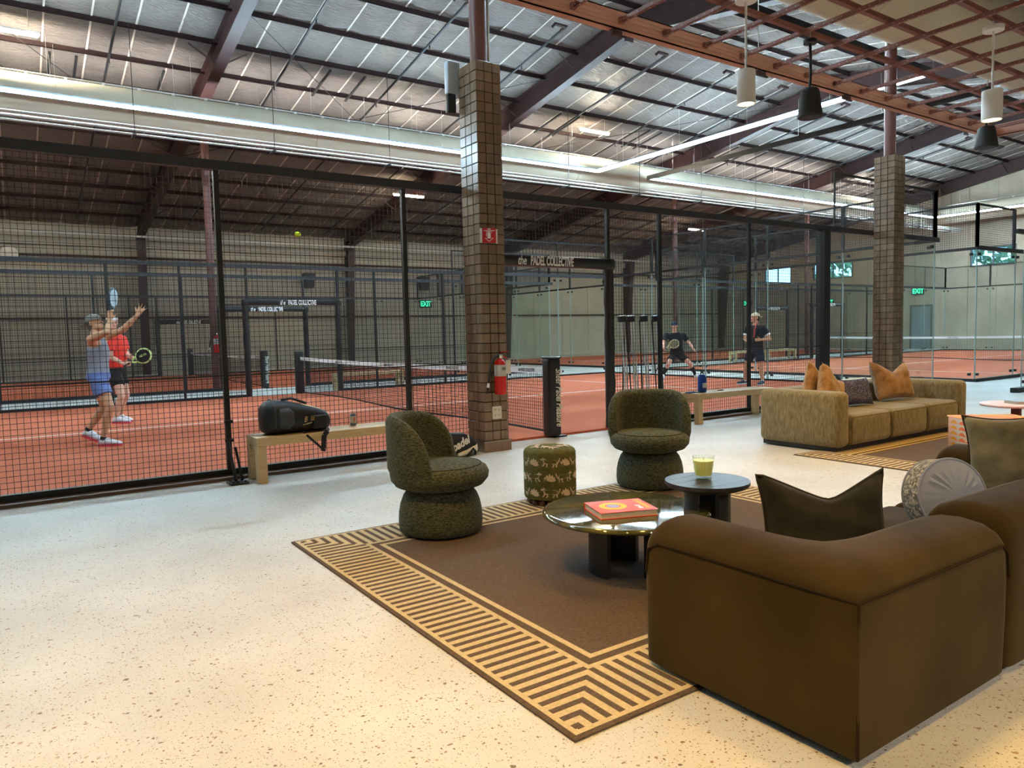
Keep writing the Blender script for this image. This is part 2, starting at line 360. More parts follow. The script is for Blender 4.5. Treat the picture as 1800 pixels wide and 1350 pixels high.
def wall_panels(name, m, axis, c, thick, a0, a1, step, ztop, holes=()):
    """a wall of sheet panels; ztop(a) gives the height, holes = (a0, a1, z0, z1)"""
    root = struct(name); n = int(round((a1-a0)/step)); step = (a1-a0)/n
    bk = MB()
    def quad(mb, p0, p1, z0, z1a, z1b, o0, o1):
        if axis == 'x': vs = [(p0, c+o0, z0), (p1, c+o0, z0), (p1, c+o0, z1b), (p0, c+o0, z1a), (p0, c+o1, z0), (p1, c+o1, z0), (p1, c+o1, z1b), (p0, c+o1, z1a)]
        else: vs = [(c+o0, p0, z0), (c+o0, p1, z0), (c+o0, p1, z1b), (c+o0, p0, z1a), (c+o1, p0, z0), (c+o1, p1, z0), (c+o1, p1, z1b), (c+o1, p0, z1a)]
        mb.add(vs, [(0, 1, 2, 3), (7, 6, 5, 4), (0, 4, 5, 1), (1, 5, 6, 2), (2, 6, 7, 3), (3, 7, 4, 0)])
    for i in range(n):
        p0 = a0+i*step; p1 = p0+step; cuts = [p0, p1]
        g = 0.012
        hs = [h for h in holes if h[0] < p1-1e-3 and h[1] > p0+1e-3]
        mb = MB(); off = 0.0 if i % 2 else 0.012*(1 if thick > 0 else -1)
        for gg, oa, ob in ((g/2, -off, thick*.3), (0, thick*.3, thick)):      # facing sheet with open joints, solid wall behind
            if not hs: quad(mb, p0+gg, p1-gg, 0, ztop(p0), ztop(p1), oa, ob); continue
            h = hs[0]; q0 = max(h[0], p0+gg); q1 = min(h[1], p1-gg)
            if q0 > p0+g: quad(mb, p0+gg, q0, 0, ztop(p0), ztop(q0), oa, ob)
            if q1 < p1-g: quad(mb, q1, p1-gg, 0, ztop(q1), ztop(p1), oa, ob)
            quad(mb, q0, q1, 0, h[2], h[2], oa, ob); quad(mb, q0, q1, h[3], ztop(q0), ztop(q1), oa, ob)
        mb.build('wall_panel', m, root, smooth=False)
    return root
ZW = lambda y: zb(y)+0.72
wall_panels('wall_back', M_WALL, 'x', Y1, 0.15, X0, X1, 1.0, lambda a: ZW(Y1)+.05)
WIN = [(16.08, 18.2, 4.2, 5.2), (24.6, 27.2, 4.2, 5.2), (28.75, 30.75, 4.1, 5.2)]
wall_panels('wall_right', M_TARP, 'y', X1, 0.15, Y0, Y1, 1.35, ZW, WIN)
tag(B(X0, X1, Y0-.15, Y0, 0, ZW(Y0)).build('wall_front', M_WALL, smooth=False), kind='structure')
mb = MB(); mb.add([(X0, Y0, 0), (X0, Y1, 0), (X0, Y1, ZW(Y1)), (X0, RIDGE, ZW(RIDGE)), (X0, Y0, ZW(Y0)), (X0-.15, Y0, 0), (X0-.15, Y1, 0), (X0-.15, Y1, ZW(Y1)), (X0-.15, RIDGE, ZW(RIDGE)), (X0-.15, Y0, ZW(Y0))],
    [(4, 3, 2, 1, 0), (5, 6, 7, 8, 9), (0, 1, 6, 5), (1, 2, 7, 6), (2, 3, 8, 7), (3, 4, 9, 8), (4, 0, 5, 9)])
tag(mb.build('wall_left', M_WALL, smooth=False), kind='structure')
M_WPANE = glassmat('window_pane', (0.78, 0.95, 1.0), 0.7)
for k, (a, b, c, d) in enumerate(WIN):
    r = struct('window_%d' % (k+1)); f = MB(); t = .06
    f.box(X1-.03, X1+.1, a, b, c, c+t).box(X1-.03, X1+.1, a, b, d-t, d).box(X1-.03, X1+.1, a, a+t, c, d).box(X1-.03, X1+.1, b-t, b, c, d)
    f.build('window_frame', M_FRAMEW, r, smooth=False)
    B(X1-.02, X1+.08, (a+b)/2-.02, (a+b)/2+.02, c, d).build('mullion', M_FRAMEW, r, smooth=False)
    B(X1+.02, X1+.03, a+t, (a+b)/2-.02, c+t, d-t).build('pane', M_WPANE, r, smooth=False)
    B(X1+.02, X1+.03, (a+b)/2+.02, b-t, c+t, d-t).build('pane', M_WPANE, r, smooth=False)
# outside: yard and trees seen through the windows
tag(B(X1+.3, 75, -10, 50, -.4, -.2).build('yard', mat('yard_gravel', S(170, 165, 150), .9), smooth=False), kind='structure')
for k, (x, y, h, lab) in enumerate(((52, 22, 8, 'broad leafy tree outside the window over the tarp wall'), (54, 33, 9, 'tall leafy tree outside the two dark-side windows'))):
    t = thing('leafy_tree', lab, 'tree', (x, y, -.2), group='trees outside the windows')
    MB().frustum((0, 0, 0), (0, 0, h*.55), .28, .16, 10).build('trunk', M_BARK, t)
    f = MB(); rr = random.Random(k)
    for i in range(620):
        d = Vector((rr.gauss(0, 1), rr.gauss(0, 1), rr.gauss(0, 1))).normalized()*rr.uniform(.4, 1)
        p = Vector((d.x*3.4, d.y*3.6, h*.72+d.z*2.7)); a = Vector((rr.uniform(-1, 1), rr.uniform(-1, 1), rr.uniform(-1, 1)))*.3; b = a.orthogonal().normalized()*.22
        f.add([p-a, p+b, p+a, p-b], [(0, 1, 2, 3)])
    f.build('crown', M_LEAFT, t, smooth=False)

# roof: purlins and insulation blankets between them
ceil = struct('ceiling')
PUR = [0.55+1.5*k for k in range(13)]
for sgn in (1, -1):
    for d in PUR:
        y = RIDGE+sgn*d; z = zb(y)+0.56
        MB().box(X0, X1, y-.022, y+.022, z, z+.11).box(X0, X1, y-.028, y+.03, z, z+.015).build('purlin', M_PURL, ceil, smooth=False)
SW = 0.914
edges = [0.0]+PUR+[20.3]
def blanket(sgn, seed):
    rnd = random.Random(seed); vs = []; fs = []; nu = 5
    rows = []
    for i in range(len(edges)-1):
        a, b = edges[i], edges[i+1]; sag = rnd.uniform(.02, .07)
        for k in range(5 if i < len(edges)-2 else 6):
            t = k/5; rows.append((a+(b-a)*t, -sag*math.sin(PI*t)*4*t*(1-t)*.0-sag*math.sin(PI*t)))
    for (d, s) in rows:
        y = RIDGE+sgn*d; base = zb(y)+.70
        for j in range(nu+1):
            u = j/nu; belly = .035*math.sin(PI*u)
            vs.append((u*SW, y, base+s*(.55+.45*math.sin(PI*u))-belly+rnd.uniform(-.006, .006)))
    for r_ in range(len(rows)-1):
        for j in range(nu):
            i0 = r_*(nu+1)+j; fs.append((i0, i0+1, i0+nu+2, i0+nu+1))
    mb = MB(); mb.add(vs, fs); return mb.mesh('insulation_blanket', M_INSUL, True, 60)
NB = int((X1-X0)/SW)+1
bl = {s: [blanket(s, 10*k+s) for k in range(6)] for s in (1, -1)}
sm = {}
for s in (1, -1):
    mb = MB(); ya, yb_ = RIDGE, RIDGE+s*20.3
    mb.add([(-.02, ya, zb(ya)+.69), (.02, ya, zb(ya)+.69), (.02, yb_, zb(yb_)+.69), (-.02, yb_, zb(yb_)+.69), (-.02, ya, zb(ya)+.66), (.02, ya, zb(ya)+.66), (.02, yb_, zb(yb_)+.66), (-.02, yb_, zb(yb_)+.66)],
        [(0, 1, 2, 3), (4, 5, 6, 7), (0, 1, 5, 4), (2, 3, 7, 6), (0, 3, 7, 4), (1, 2, 6, 5)])
    sm[s] = mb.mesh('seam_tape', M_SEAM, False)
rb = random.Random(3)
for i in range(NB):
    for s in (1, -1):
        me = bl[s][rb.randrange(6)]
        link('insulation_blanket', me, ceil, Matrix.Translation((X0+i*SW, 0, 0)))
        link('seam_tape', sm[s], ceil, Matrix.Translation((X0+i*SW, 0, 0)))
mb = MB()
for s in (1, -1):
    yb_ = RIDGE+s*20.6
    mb.add([(X0-.1, RIDGE, zb(RIDGE)+.85), (X1+.1, RIDGE, zb(RIDGE)+.85), (X1+.1, yb_, zb(yb_)+.85), (X0-.1, yb_, zb(yb_)+.85)], [(0, 1, 2, 3)])
mb.build('roof_deck', M_WALL, ceil, smooth=False)

# steel frames
RX = [4.7, 13.75, 22.98, 32.1, 41.05]
def sloped(mb, x0, x1, ya, yb_, l0, h0, l1, h1):
    za, zc = zb(ya), zb(yb_)
    mb.add([(x0, ya, za+l0), (x1, ya, za+l0), (x1, yb_, zc+l1), (x0, yb_, zc+l1), (x0, ya, za+h0), (x1, ya, za+h0), (x1, yb_, zc+h1), (x0, yb_, zc+h1)],
        [(0, 3, 2, 1), (4, 5, 6, 7), (0, 1, 5, 4), (1, 2, 6, 5), (2, 3, 7, 6), (3, 0, 4, 7)])
for x in RX:
    r = struct('rafter'); web = MB(); fl = MB(); tf = MB()
    for ye in (Y1-.35, Y0+.35):
        sloped(web, x-.02, x+.02, RIDGE, ye, .02, .6, .02, .6)
        sloped(fl, x-.14, x+.14, RIDGE, ye, 0, .03, 0, .03); sloped(tf, x-.12, x+.12, RIDGE, ye, .6, .63, .6, .63)
    web.build('web', M_STEEL, r, smooth=False); fl.build('bottom_flange', M_STEEL, r, smooth=False); tf.build('top_flange', M_STEEL, r, smooth=False)
    B(x-.13, x+.13, RIDGE-.03, RIDGE+.03, zb(RIDGE)-.12, zb(RIDGE)+.6).build('splice_plate', M_STEEL, r, smooth=False)
    for d in PUR[1::2]:
        for sg in (1,):
            y = RIDGE+sg*d
            MB().cyl((x, y, zb(y)+.05), (x+.7, y, zb(y)+.47), .018, 6).build('flange_brace', M_STEEL, r)
            MB().cyl((x, y, zb(y)+.05), (x-.7, y, zb(y)+.47), .018, 6).build('flange_brace', M_STEEL, r)
    c = struct('steel_column'); yy = Y1-.12; zt = zb(yy)
    mb = MB(); mb.add([(x-.02, yy, 0), (x+.02, yy, 0), (x+.02, yy-.35, 0), (x-.02, yy-.35, 0), (x-.02, yy, zt+.6), (x+.02, yy, zt+.6), (x+.02, yy-.85, zt+.3), (x-.02, yy-.85, zt+.3)],
        [(0, 1, 2, 3), (4, 5, 6, 7), (0, 1, 5, 4), (1, 2, 6, 5), (2, 3, 7, 6), (3, 0, 4, 7)])
    mb.build('web', M_STEEL, c, smooth=False)
    mb = MB(); mb.add([(x-.16, yy-.35, 0), (x+.16, yy-.35, 0), (x+.16, yy-.85, zt+.3), (x-.16, yy-.85, zt+.3), (x-.16, yy-.37, 0), (x+.16, yy-.37, 0), (x+.16, yy-.87, zt+.3), (x-.16, yy-.87, zt+.3)],
        [(0, 1, 2, 3), (7, 6, 5, 4), (0, 1, 5, 4), (1, 2, 6, 5), (2, 3, 7, 6), (3, 0, 4, 7)])
    mb.build('flange', M_STEEL, c, smooth=False)
    if x < 40:
        for y, zl in ((7.37, 4.3 if x < 14 else 0), (21.5, 0)):
            xx = {4.7: 4.665, 13.75: 13.53}.get(x, x) if y < 8 else x
            p = struct('pipe_column'); MB().cyl((xx, y, zl), (xx, y, zb(y)), .1, 20).build('shaft', M_PIPE, p)
            if zl == 0: B(xx-.18, xx+.18, y-.18, y+.18, 0, .025).build('base_plate', M_PIPE, p, smooth=False)
            if zl: MB().cyl((xx+.125, y-.02, zl), (xx+.125, y-.02, zb(y)), .018, 8).build('conduit', M_COND, p)
# eave strut, girts and a long pipe on the far wall
tag(B(X0, X1, Y1-.3, Y1-.02, 5.28, 5.6).build('eave_strut', M_WALL, smooth=False), kind='structure')
for z in (2.35, 4.85): tag(B(X0, X1, Y1-.2, Y1-.02, z, z+.06).build('wall_girt', M_STEEL, smooth=False), kind='structure')
tag(MB().cyl((X0, 33.2, 5.62), (X1, 33.2, 5.62), .05, 10).build('sprinkler_main', M_COND), 'silver sprinkler main pipe running along under the far eave', 'pipe')
ORD = ('first', 'second', 'third', 'fourth', 'fifth', 'sixth', 'seventh', 'eighth', 'ninth', 'tenth', 'eleventh', 'twelfth', 'thirteenth', 'fourteenth', 'fifteenth')
# sprinkler branch pipes running up the slope under the purlins
for i, x in enumerate((-0.6, 2.4, 6.4, 9.4, 12.3, 16.0, 18.9, 21.6, 25.2, 28.2, 31.0, 34.4, 37.4)):
    o = thing('sprinkler_pipe', 'black sprinkler pipe running up the roof slope, %s of them from the left' % ORD[i], 'pipe', group='sprinkler branch pipes under the roof')
    pts = [(x, y, zb(y)+.38) for y in (15.4, 20, 26, 33)]
    MB().tube(pts, .032, 8).build('pipe', M_BLACK, o)
    MB().tube([(x, 15.4, zb(15.4)+.38), (x, 15.2, zb(15.2)+.38), (x-.35, 15.2, zb(15.2)+.38), (x-.35, 15.3, zb(15.3)+.36)], .045, 8).build('elbow', M_STEEL, o)
    h = MB()
    for y in (17.2, 20.6, 24.0, 27.5, 31): h.cyl((x, y, zb(y)+.38), (x, y, zb(y)+.27), .018, 6).lathe([(.03, 0), (.03, .008)], 8, (x, y, zb(y)+.26))
    h.build('sprinkler_head', M_BLACK, o)
# short struts between purlins
STX = ((1.2, 6.5), (1.75, 6.5), (3.7, 6.5), (7.6, 5.0), (8.6, 5.0), (11.5, 3.5), (15.5, 5.0), (16.3, 5.0), (19.6, 5.0), (20.2, 5.0), (24.5, 5.0), (26.3, 5.0), (3.1, 14), (7.2, 15.5), (10.2, 15.5))
for i, (x, d) in enumerate(STX):
    y0, y1 = RIDGE+d+.1, RIDGE+d+1.6; o = MB(); sloped(o, x-.03, x+.03, y0, y1, .47, .51, .47, .51)
    tag(o.build('strut_channel', M_BLACK, smooth=False), 'short dark channel strut under two roof purlins, %s of the row from the left' % ORD[sorted(STX).index((x, d))], 'strut', 'short strut channels under the purlins')
# tension rods
for (a, b), lb_ in zip((((4.9, 26, 0), (13.5, 17.5, 0)), ((4.9, 17.5, 0), (13.5, 26, 0)), ((14.0, 24, 0), (22.8, 16, 0)), ((-2, 17.0, 0), (4.5, 25.5, 0))), ('rising to the right above the near pillar', 'falling to the right above the near pillar', 'between the two tiled pillars', 'at the left edge of the picture')):
    tag(MB().cyl((a[0], a[1], zb(a[1])+.35), (b[0], b[1], zb(b[1])+.35), .01, 6).build('brace_rod', M_BLACK), 'thin steel brace rod under the roof, '+lb_, 'rod', 'roof brace rods')

# ================================================================= COURTS
def court_floor(x0, x1, y0, y1, lines=True):
    r = struct('court_floor'); B(x0, x1, y0, y1, -.01, .03).build('turf', M_TURF, r, smooth=False)
    xm, ym = (x0+x1)/2, (y0+y1)/2; z = .032
    for xx in (xm-6.95, xm+6.95): B(xx-.025, xx+.025, y0+.05, y1-.05, .025, z).build('court_line', M_LINE, r, smooth=False)
    B(xm-7.15, xm+7.15, ym-.025, ym+.025, .025, z+.0006).build('court_line', M_LINE, r, smooth=False)
    return r
C1 = (-4.18, 15.83, 7.66, 17.75); C2 = (18.4, 38.4, 7.97, 18.05); C3 = (-4.18, 15.83, 20.75, 30.85); C4 = (18.4, 38.4, 20.75, 30.85)
for c in (C1, C2, C3, C4): court_floor(*c)
tag(B(-5, 4.45, 7.47, 7.62, 0, .03).build('trim_1', M_WOODK, smooth=False), kind='structure')
tag(B(6.95, 11.8, 7.47, 7.62, 0, .03).build('trim_2', M_WOODK, smooth=False), kind='structure')

class Run:
    """one side of a court enclosure; axis 'x' or 'y', at coordinate c"""
    def __init__(s, root, axis, c): s.r, s.a, s.c = root, axis, c
    def bx(s, mb, a0, a1, o0, o1, z0, z1):
        if s.a == 'x': mb.box(a0, a1, s.c+o0, s.c+o1, z0, z1)
        else: mb.box(s.c+o0, s.c+o1, a0, a1, z0, z1)
        return mb
    def post(s, a, z0, z1, h=.025, m=None): s.bx(MB(), a-h, a+h, -h, h, z0, z1).build('post', m or M_BLACK, s.r, smooth=False)
    def rail(s, name, a0, a1, z0, z1, h=.04, m=None): s.bx(MB(), a0, a1, -h, h, z0, z1).build(name, m or M_RAIL, s.r, smooth=False)
    def mesh(s, a0, a1, z0, z1, p=.0508, w=.0020):
        mb = MB(); n = int((a1-a0)/p)
        for i in range(1, n+1): a = a0+i*p; s.bx(mb, a-w, a+w, -w, w, z0, z1)
        k = int((z1-z0)/p)
        for i in range(1, k+1): z = z0+i*p; s.bx(mb, a0, a1, -w+.004, w+.004, z-w, z+w)
        mb.build('mesh_panel', M_WIRE, s.r, smooth=False)
    def glass(s, a0, a1, z0, z1):
        g = s.bx(MB(), a0+.004, a1-.004, -.006, .006, z0, z1).build('glass_panel', M_GLASS, s.r, smooth=False)
        for a in (a0+.006, a1-.006): s.bx(MB(), a-.009, a+.009, -.0075, .0075, z0, z1).build('glass_edge', M_GEDGE, g, smooth=False)
        mb = MB()
        for a in (a0+.12, a1-.12):
            for z in (z0+.1, z1-.1): s.bx(mb, a-.03, a+.03, -.025, .025, z-.03, z+.03)
        mb.build('clamp', M_BLACK, g, smooth=False)
def side(c, y, label, gate, glass_at, posts, x0, x1, up=None, w=.0020, base=True):
    """long side of a court: mesh in the middle with a gate opening, glass at glass_at ends"""
    r = thing('court_fence', label, 'fence'); R_ = Run(r, 'x', y)
    R_.rail('top_rail', x0, x1+.12, 3.04, 3.13)
    g0, g1 = gate
    gl = list(glass_at)
    segs = []; cur = x0
    for a, b in sorted([gate]+gl):
        if a > cur: segs.append((cur, a))
        cur = max(cur, b)
    if cur < x1: segs.append((cur, x1))
    for a, b in segs:
        R_.rail('bottom_rail', a, b, .0, .085, .035, M_BLACK); R_.rail('tension_wire', a, b, 1.015, 1.03, .008, M_BLACK)
        ps = [a]+[p for p in posts if a < p < b]+[b]
        for p, q in zip(ps, ps[1:]): R_.mesh(p, q, .085, 3.04, w=w)
    if gate[1] > gate[0]: R_.mesh(g0, g1, 2.34, 3.04, w=w); R_.rail('gate_header', g0, g1, 2.3, 2.34, .02, M_BLACK)
    for p in posts: R_.post(p, 0, 3.05)
    for a, b in gl:
        n = max(1, round((b-a)/2)); s = (b-a)/n
        R_.rail('bottom_rail', a, b, 0, .07, .05, M_BLACK)
        for k in range(n): R_.glass(a+k*s, a+(k+1)*s, .07, 3.04)
    for a, b in (up or ()):
        n = max(1, round((b-a)/2)); s = (b-a)/n
        R_.rail('upper_rail', a, b, 4.05, 4.09, .02, M_BLACK)
        for k in range(n): R_.mesh(a+k*s, a+(k+1)*s, 3.13, 4.06, w=w)
        for k in range(n+1): R_.post(a+k*s, 3.1, 4.08, .03 if k in (0, n) and not (k == 0 and x0 < a) else .012)
    return r, R_
def endwall(x, y0, y1, label):
    r = thing('court_end_wall', label, 'glass wall'); R_ = Run(r, 'y', x); n = 5; s = (y1-y0)/n
    R_.rail('bottom_rail', y0-.05, y1, 0, .07, .05, M_BLACK); R_.rail('top_rail', y0, y1, 3.04, 3.1, .035, M_BLACK); R_.rail('upper_rail', y0, y1, 4.05, 4.09, .02, M_BLACK)
    for k in range(n): R_.glass(y0+k*s, y0+(k+1)*s, .07, 3.04); R_.mesh(y0+k*s, y0+(k+1)*s, 3.1, 4.06)
    for k in range(n+1): R_.post(y0+k*s, 3.05, 4.08, .03)
    return r
PN = [-2.24, -.24, 1.76, 3.78, 7.86, 9.88]
r, R_ = side(C1, 7.66, 'tall black mesh court fence beside the lounge behind the near pale bench', (4.78, 6.86), [(11.92, 15.83)], PN+[4.76, 6.86], -4.18, 15.83, up=[(12.25, 15.83)])
R_.post(11.92, 0, 3.06, .085)
for px in (1.76,):
    b = MB(); b.cyl((px-.02, 7.6, .36), (px-.04, 7.26, .03), .016, 8).cyl((px+.05, 7.6, .30), (px+.02, 7.28, .03), .013, 8)
    b.build('brace_strut', M_BLACK, r); MB().rbox(px-.11, px+.06, 7.17, 7.36, .0, .018, .004, 1).build('brace_foot', M_BLACK, r)
    h = MB()
    for dx in (-.08, -.03, .03):
        for dy in (7.2, 7.32): h.cyl((px+dx, dy, .018), (px+dx, dy, .035), .012, 6)
    h.build('bolt', M_BLACK, r)
    for z in (.55, .36): MB().box(px-.04, px+.04, 7.6, 7.64, z, z+.03).build('bracket', M_BLACK, r, smooth=False)
side(C1, C1[3], 'far black mesh side of the near court behind its net', (4.66, 6.86), [(11.92, 15.83)], [-2.24, -.24, 1.76, 3.2, 4.64, 6.86, 7.86, 9.88, 11.92], -4.18, 15.83, up=[(11.92, 15.83)])
endwall(C1[1], C1[2], C1[3], 'glass and mesh end wall of the near court behind the two dark-shirted players')
side(C2, C2[2], 'glass corner side of the second court right of the farther tiled pillar', (27.3, 29.5), [(18.4, 22.4), (34.4, 38.4)], [24.4, 26.4, 27.3, 29.5, 31.4], 18.4, 38.4, up=[(18.4, 20.3), (36.4, 38.4)])
endwall(C2[0], C2[2], C2[3], 'glass end wall of the second court past the gap by the farther tiled pillar')
side(C2, C2[3], 'far side of the second court seen through its glass end wall', (27.3, 29.5), [(18.4, 22.4), (34.4, 38.4)], [24.4, 26.4, 27.3, 29.5, 31.4], 18.4, 38.4, up=[(18.4, 22.4), (34.4, 38.4)])
endwall(C2[1], C2[2], C2[3], 'farthest glass end wall by the tan draped wall')
side(C3, C3[2], 'near mesh side of the unlit back court', (4.7, 7.0), [(11.92, 15.83)], [-2.24, -.24, 1.76, 3.78, 4.7, 7.0, 9.2, 11.92], -4.18, 15.83, up=[(11.92, 15.83)])
side(C3, C3[3], 'far mesh side of the unlit back court along the beige far wall', (4.7, 6.9), [(11.92, 15.83)], [-2.24, -.24, 1.76, 3.78, 4.7, 6.9, 9.2, 11.92], -4.18, 15.83, w=.0022)
endwall(C3[1], C3[2], C3[3], 'glass end wall of the unlit back court')
side(C4, C4[2], 'near mesh side of the unlit far corner court', (27.3, 29.5), [(18.4, 22.4), (34.4, 38.4)], [24.4, 26.4, 27.3, 29.5, 31.4], 18.4, 38.4, w=.0022)
endwall(C4[0], C4[2], C4[3], 'glass end wall of the unlit far corner court')

# separate glass screen at the right edge of the picture
r = thing('glass_screen', 'lone glass screen on a black base at the right edge of the picture', 'glass screen', (0, 0, 0)); Q = Run(r, 'x', 6.22)
Q.rail('base_rail', 16.0, 18.2, 0, .09, .07, M_BLACK); Q.rail('top_rail', 15.95, 18.2, 3.05, 3.13, .04, M_BLACK); Q.glass(16.3, 18.2, .09, 3.05)

# padded entry gates
def padframe(x0, x1, y, label, z=2.3, txt=True, face=-1, r=.075, tx=None):
    t = thing('padded_gate_frame', label, 'gate', ((x0+x1)/2, y, 0)); hw = (x1-x0)/2
    def wrinkle(mb):
        return mb
    for sx in (-hw, hw):
        pts = [(sx+.006*math.sin(i*2.1), 0, .03+i*(z-.06)/14) for i in range(15)]
        MB().tube(pts, [r*(.93+.05*math.sin(i*1.7+sx)) for i in range(15)], 14).build('post_pad', M_PAD, t)
        lz = MB()
        for i in range(26):
            zz = .6+i*.06; lz.cyl((sx-.5*r, face*r*.88, zz), (sx+.5*r, face*r*.88, zz+.04), .003, 4)
        lz.build('lacing', M_RAIL, t)
    MB().tube([(-hw-.02, 0, z), (-hw*.5, 0, z+.004), (0, 0, z), (hw*.5, 0, z+.004), (hw+.02, 0, z)], r, 14).build('header_pad', M_PAD, t)
    for sx in (-hw, hw): MB().rbox(sx-r*1.05, sx+r*1.05, -r*1.05, r*1.05, z-r*1.1, z+r*1.08, r*.6, 3).build('corner_pad', M_PAD, t)
    if txt:
        yy = face*(r+.004); x_ = tx if tx is not None else 0
        if face < 0: F = lambda xx: frame((xx, yy, z-.005), (1, 0, 0), (0, 0, 1))
        else: F = lambda xx: frame((xx, yy, z-.005), (-1, 0, 0), (0, 0, 1))
        text('lettering', 'the', .16, M_WHITEL, t, F(x_-.375), .62, .3, .002, .002)
        text('lettering', 'PADEL COLLECTIVE', .16, M_WHITEL, t, F(x_+.105), .49, .1, .005, .002)
    return t
padframe(4.76, 6.88, 7.66, 'black padded entry gate with white lettering right of the near tiled pillar', 2.29, tx=-.08)
padframe(4.6, 6.86, C1[3], 'padded gate with white lettering on the far side of the near court', 2.24, tx=.1)
padframe(4.72, 7.05, C3[2], 'padded gate just behind the far gate of the near court', 2.2, tx=.05)
padframe(4.7, 6.9, C3[3], 'small distant padded gate at the far beige wall', 2.1, r=.09)
padframe(27.3, 29.5, C2[3], 'distant padded gate on the far side of the second court', 2.25)
padframe(27.3, 29.5, C4[2], 'distant padded gate of the unlit far corner court', 2.2)

# nets
def net(x, y0, y1, label, seed, fine=.045, zc=.88):
    t = thing('padel_net', label, 'net', (x, y0, 0)); L_ = y1-y0; a0, a1 = .12, L_-.12
    def top(a): s = (a-a0)/(a1-a0); return .92-.045*4*s*(1-s)
    def bot(a): s = (a-a0)/(a1-a0); return .075+.03*math.sin(9*s+seed)*math.sin(PI*s)
    mb = MB(); n = int((a1-a0)/fine); w = .0022
    for i in range(1, n):
        a = a0+i*fine; z0, z1 = bot(a), top(a)-.05; mb.box(-w, w, a-w, a+w, z0, z1)
    nz = int(.8/fine); na = 40
    for k in range(nz+1):
        for i in range(na):
            p, q = a0+(a1-a0)*i/na, a0+(a1-a0)*(i+1)/na
            za = bot(p)+(top(p)-.05-bot(p))*k/nz; zq = bot(q)+(top(q)-.05-bot(q))*k/nz
            mb.add([(-w, p, za-w), (w, p, za-w), (w, q, zq-w), (-w, q, zq-w), (-w, p, za+w), (w, p, za+w), (w, q, zq+w), (-w, q, zq+w)], [(0, 1, 2, 3), (4, 5, 6, 7), (0, 3, 7, 4), (1, 2, 6, 5)])
    mb.build('net_mesh', M_NET, t, smooth=False)
    b = MB()
    for i in range(na):
        p, q = a0+(a1-a0)*i/na, a0+(a1-a0)*(i+1)/na; za, zq = top(p), top(q)
        b.add([(-.008, p, za-.075), (.008, p, za-.075), (.008, q, zq-.075), (-.008, q, zq-.075), (-.008, p, za), (.008, p, za), (.008, q, zq), (-.008, q, zq)], [(0, 1, 2, 3), (4, 5, 6, 7), (0, 3, 7, 4), (1, 2, 6, 5)])
    b.build('top_band', M_NETB, t, smooth=False)
    MB().tube([(0, a0+(a1-a0)*i/30, bot(a0+(a1-a0)*i/30)) for i in range(31)], .016, 6).build('bottom_cord', M_NET, t)
    for a in ((.55, 2.6, 5.0, 7.5) if x < 10 else (2.6, 5, 7.5, 9.3)):
        za = top(a)-.0385
        text('lettering', 'the PADEL COLLECTIVE', .058, M_BLACK, t, frame((-.011, a, za), (0, -1, 0), (0, 0, 1)), .62, .1, .001, .0005)
    for sgn, a in ((-1, .0), (1, L_)):
        p = MB().rbox(-.1, .1, a-.09, a+.09, .02, 1.05, .045, 4).build('post_pad', M_PAD, t)
        MB().rbox(-.102, .102, a-.092, a+.092, 1.035, 1.058, .01, 2).build('pad_cap', M_RAIL, p)
        MB().rbox(.0, .2, a-.06, a+.04, .0, .02, .004, 1).build('base_plate', M_BLACK, t)
        M = frame((.05, a-.0925, .53), (0, 0, -1), (1, 0, 0)) if sgn < 0 else frame((-.05, a+.0925, .53), (0, 0, -1), (-1, 0, 0))
        text('lettering', 'Sheer Padel Pleasure', .15, M_WHITEL, p, M, .60, .22, .002, .001)
    return t
net(5.82, 7.62, C1[3]+.02, 'near court net tied to the lettered black post right of the tiled pillar', 1.0)
net(28.4, C2[2]+.1, C2[3], 'net of the second court seen through glass at the right', 2.0, .06)
net(5.82, C3[2], C3[3], 'net of the unlit back court behind the far padded gates', 3.0, .06)

# ================================================================= LIGHT BARS, DUCTS, CONDUITS
def led_run(p, q, face, label, zz=6.72, hb=.052, cap=0.0, m=None, up=False):
    p = Vector((p[0], p[1], zz)); q = Vector((q[0], q[1], zz)); d = (q-p); n = max(1, round(d.length/1.22)); st = d.length/n
    ang = math.atan2(d.y, d.x); t = thing('led_light_bar', label, 'light bar', p, ang, 'court light bars')
    f = Vector((face[0], face[1], 0)); loc = Matrix.Rotation(-ang, 3, 'Z') @ f; s = 1 if loc.y > 0 else -1
    lens = MB().rbox(.012, st-.012, min(0, s*.045), max(0, s*.045), -.045, .012, .012, 2).mesh('led_lens', m or M_LED)
    hous = MB().box(.0, st, min(-s*.035, -s*.002), max(-s*.035, -s*.002), -hb, .05).box(.0, st, min(-s*.03, s*.005), max(-s*.03, s*(.005+cap)), .034, .07).mesh('housing', M_RAIL, False)
    if up: lens = MB().rbox(.012, st-.012, -.03, .03, -.02, .03, .012, 2).mesh('led_lens', m); hous = MB().box(0, st, -.06, .06, -.04, -.02).box(0, st, -.06, -.054, -.04, .22).box(0, st, .054, .06, -.04, .02).mesh('housing', M_RAIL, False)  # up: added uplight, its tall lip shaped to keep light off the near roof
    for i in range(n):
        M = Matrix.Translation((i*st, 0, 0)); link('led_lens', lens, t, M); link('housing', hous, t, M)
    cb = MB()
    for i in range(0, n+1, 2): cb.cyl((i*st, 0, .07), (i*st, 0, 1.1), .004, 4)
    cb.build('hanging_cable', M_COND, t)
    return t
YA, YB, XA, XB, XC = 18.95, 8.14, 16.63, 18.9, 39.06
led_run((-6, YA), (XA, YA), (0, -1), 'long white light bar in front of the long cream duct', cap=.10)
led_run((-6, YB), (XA, YB), (0, 1), 'white light bar along the lounge side of the near court', hb=.04, cap=.10)
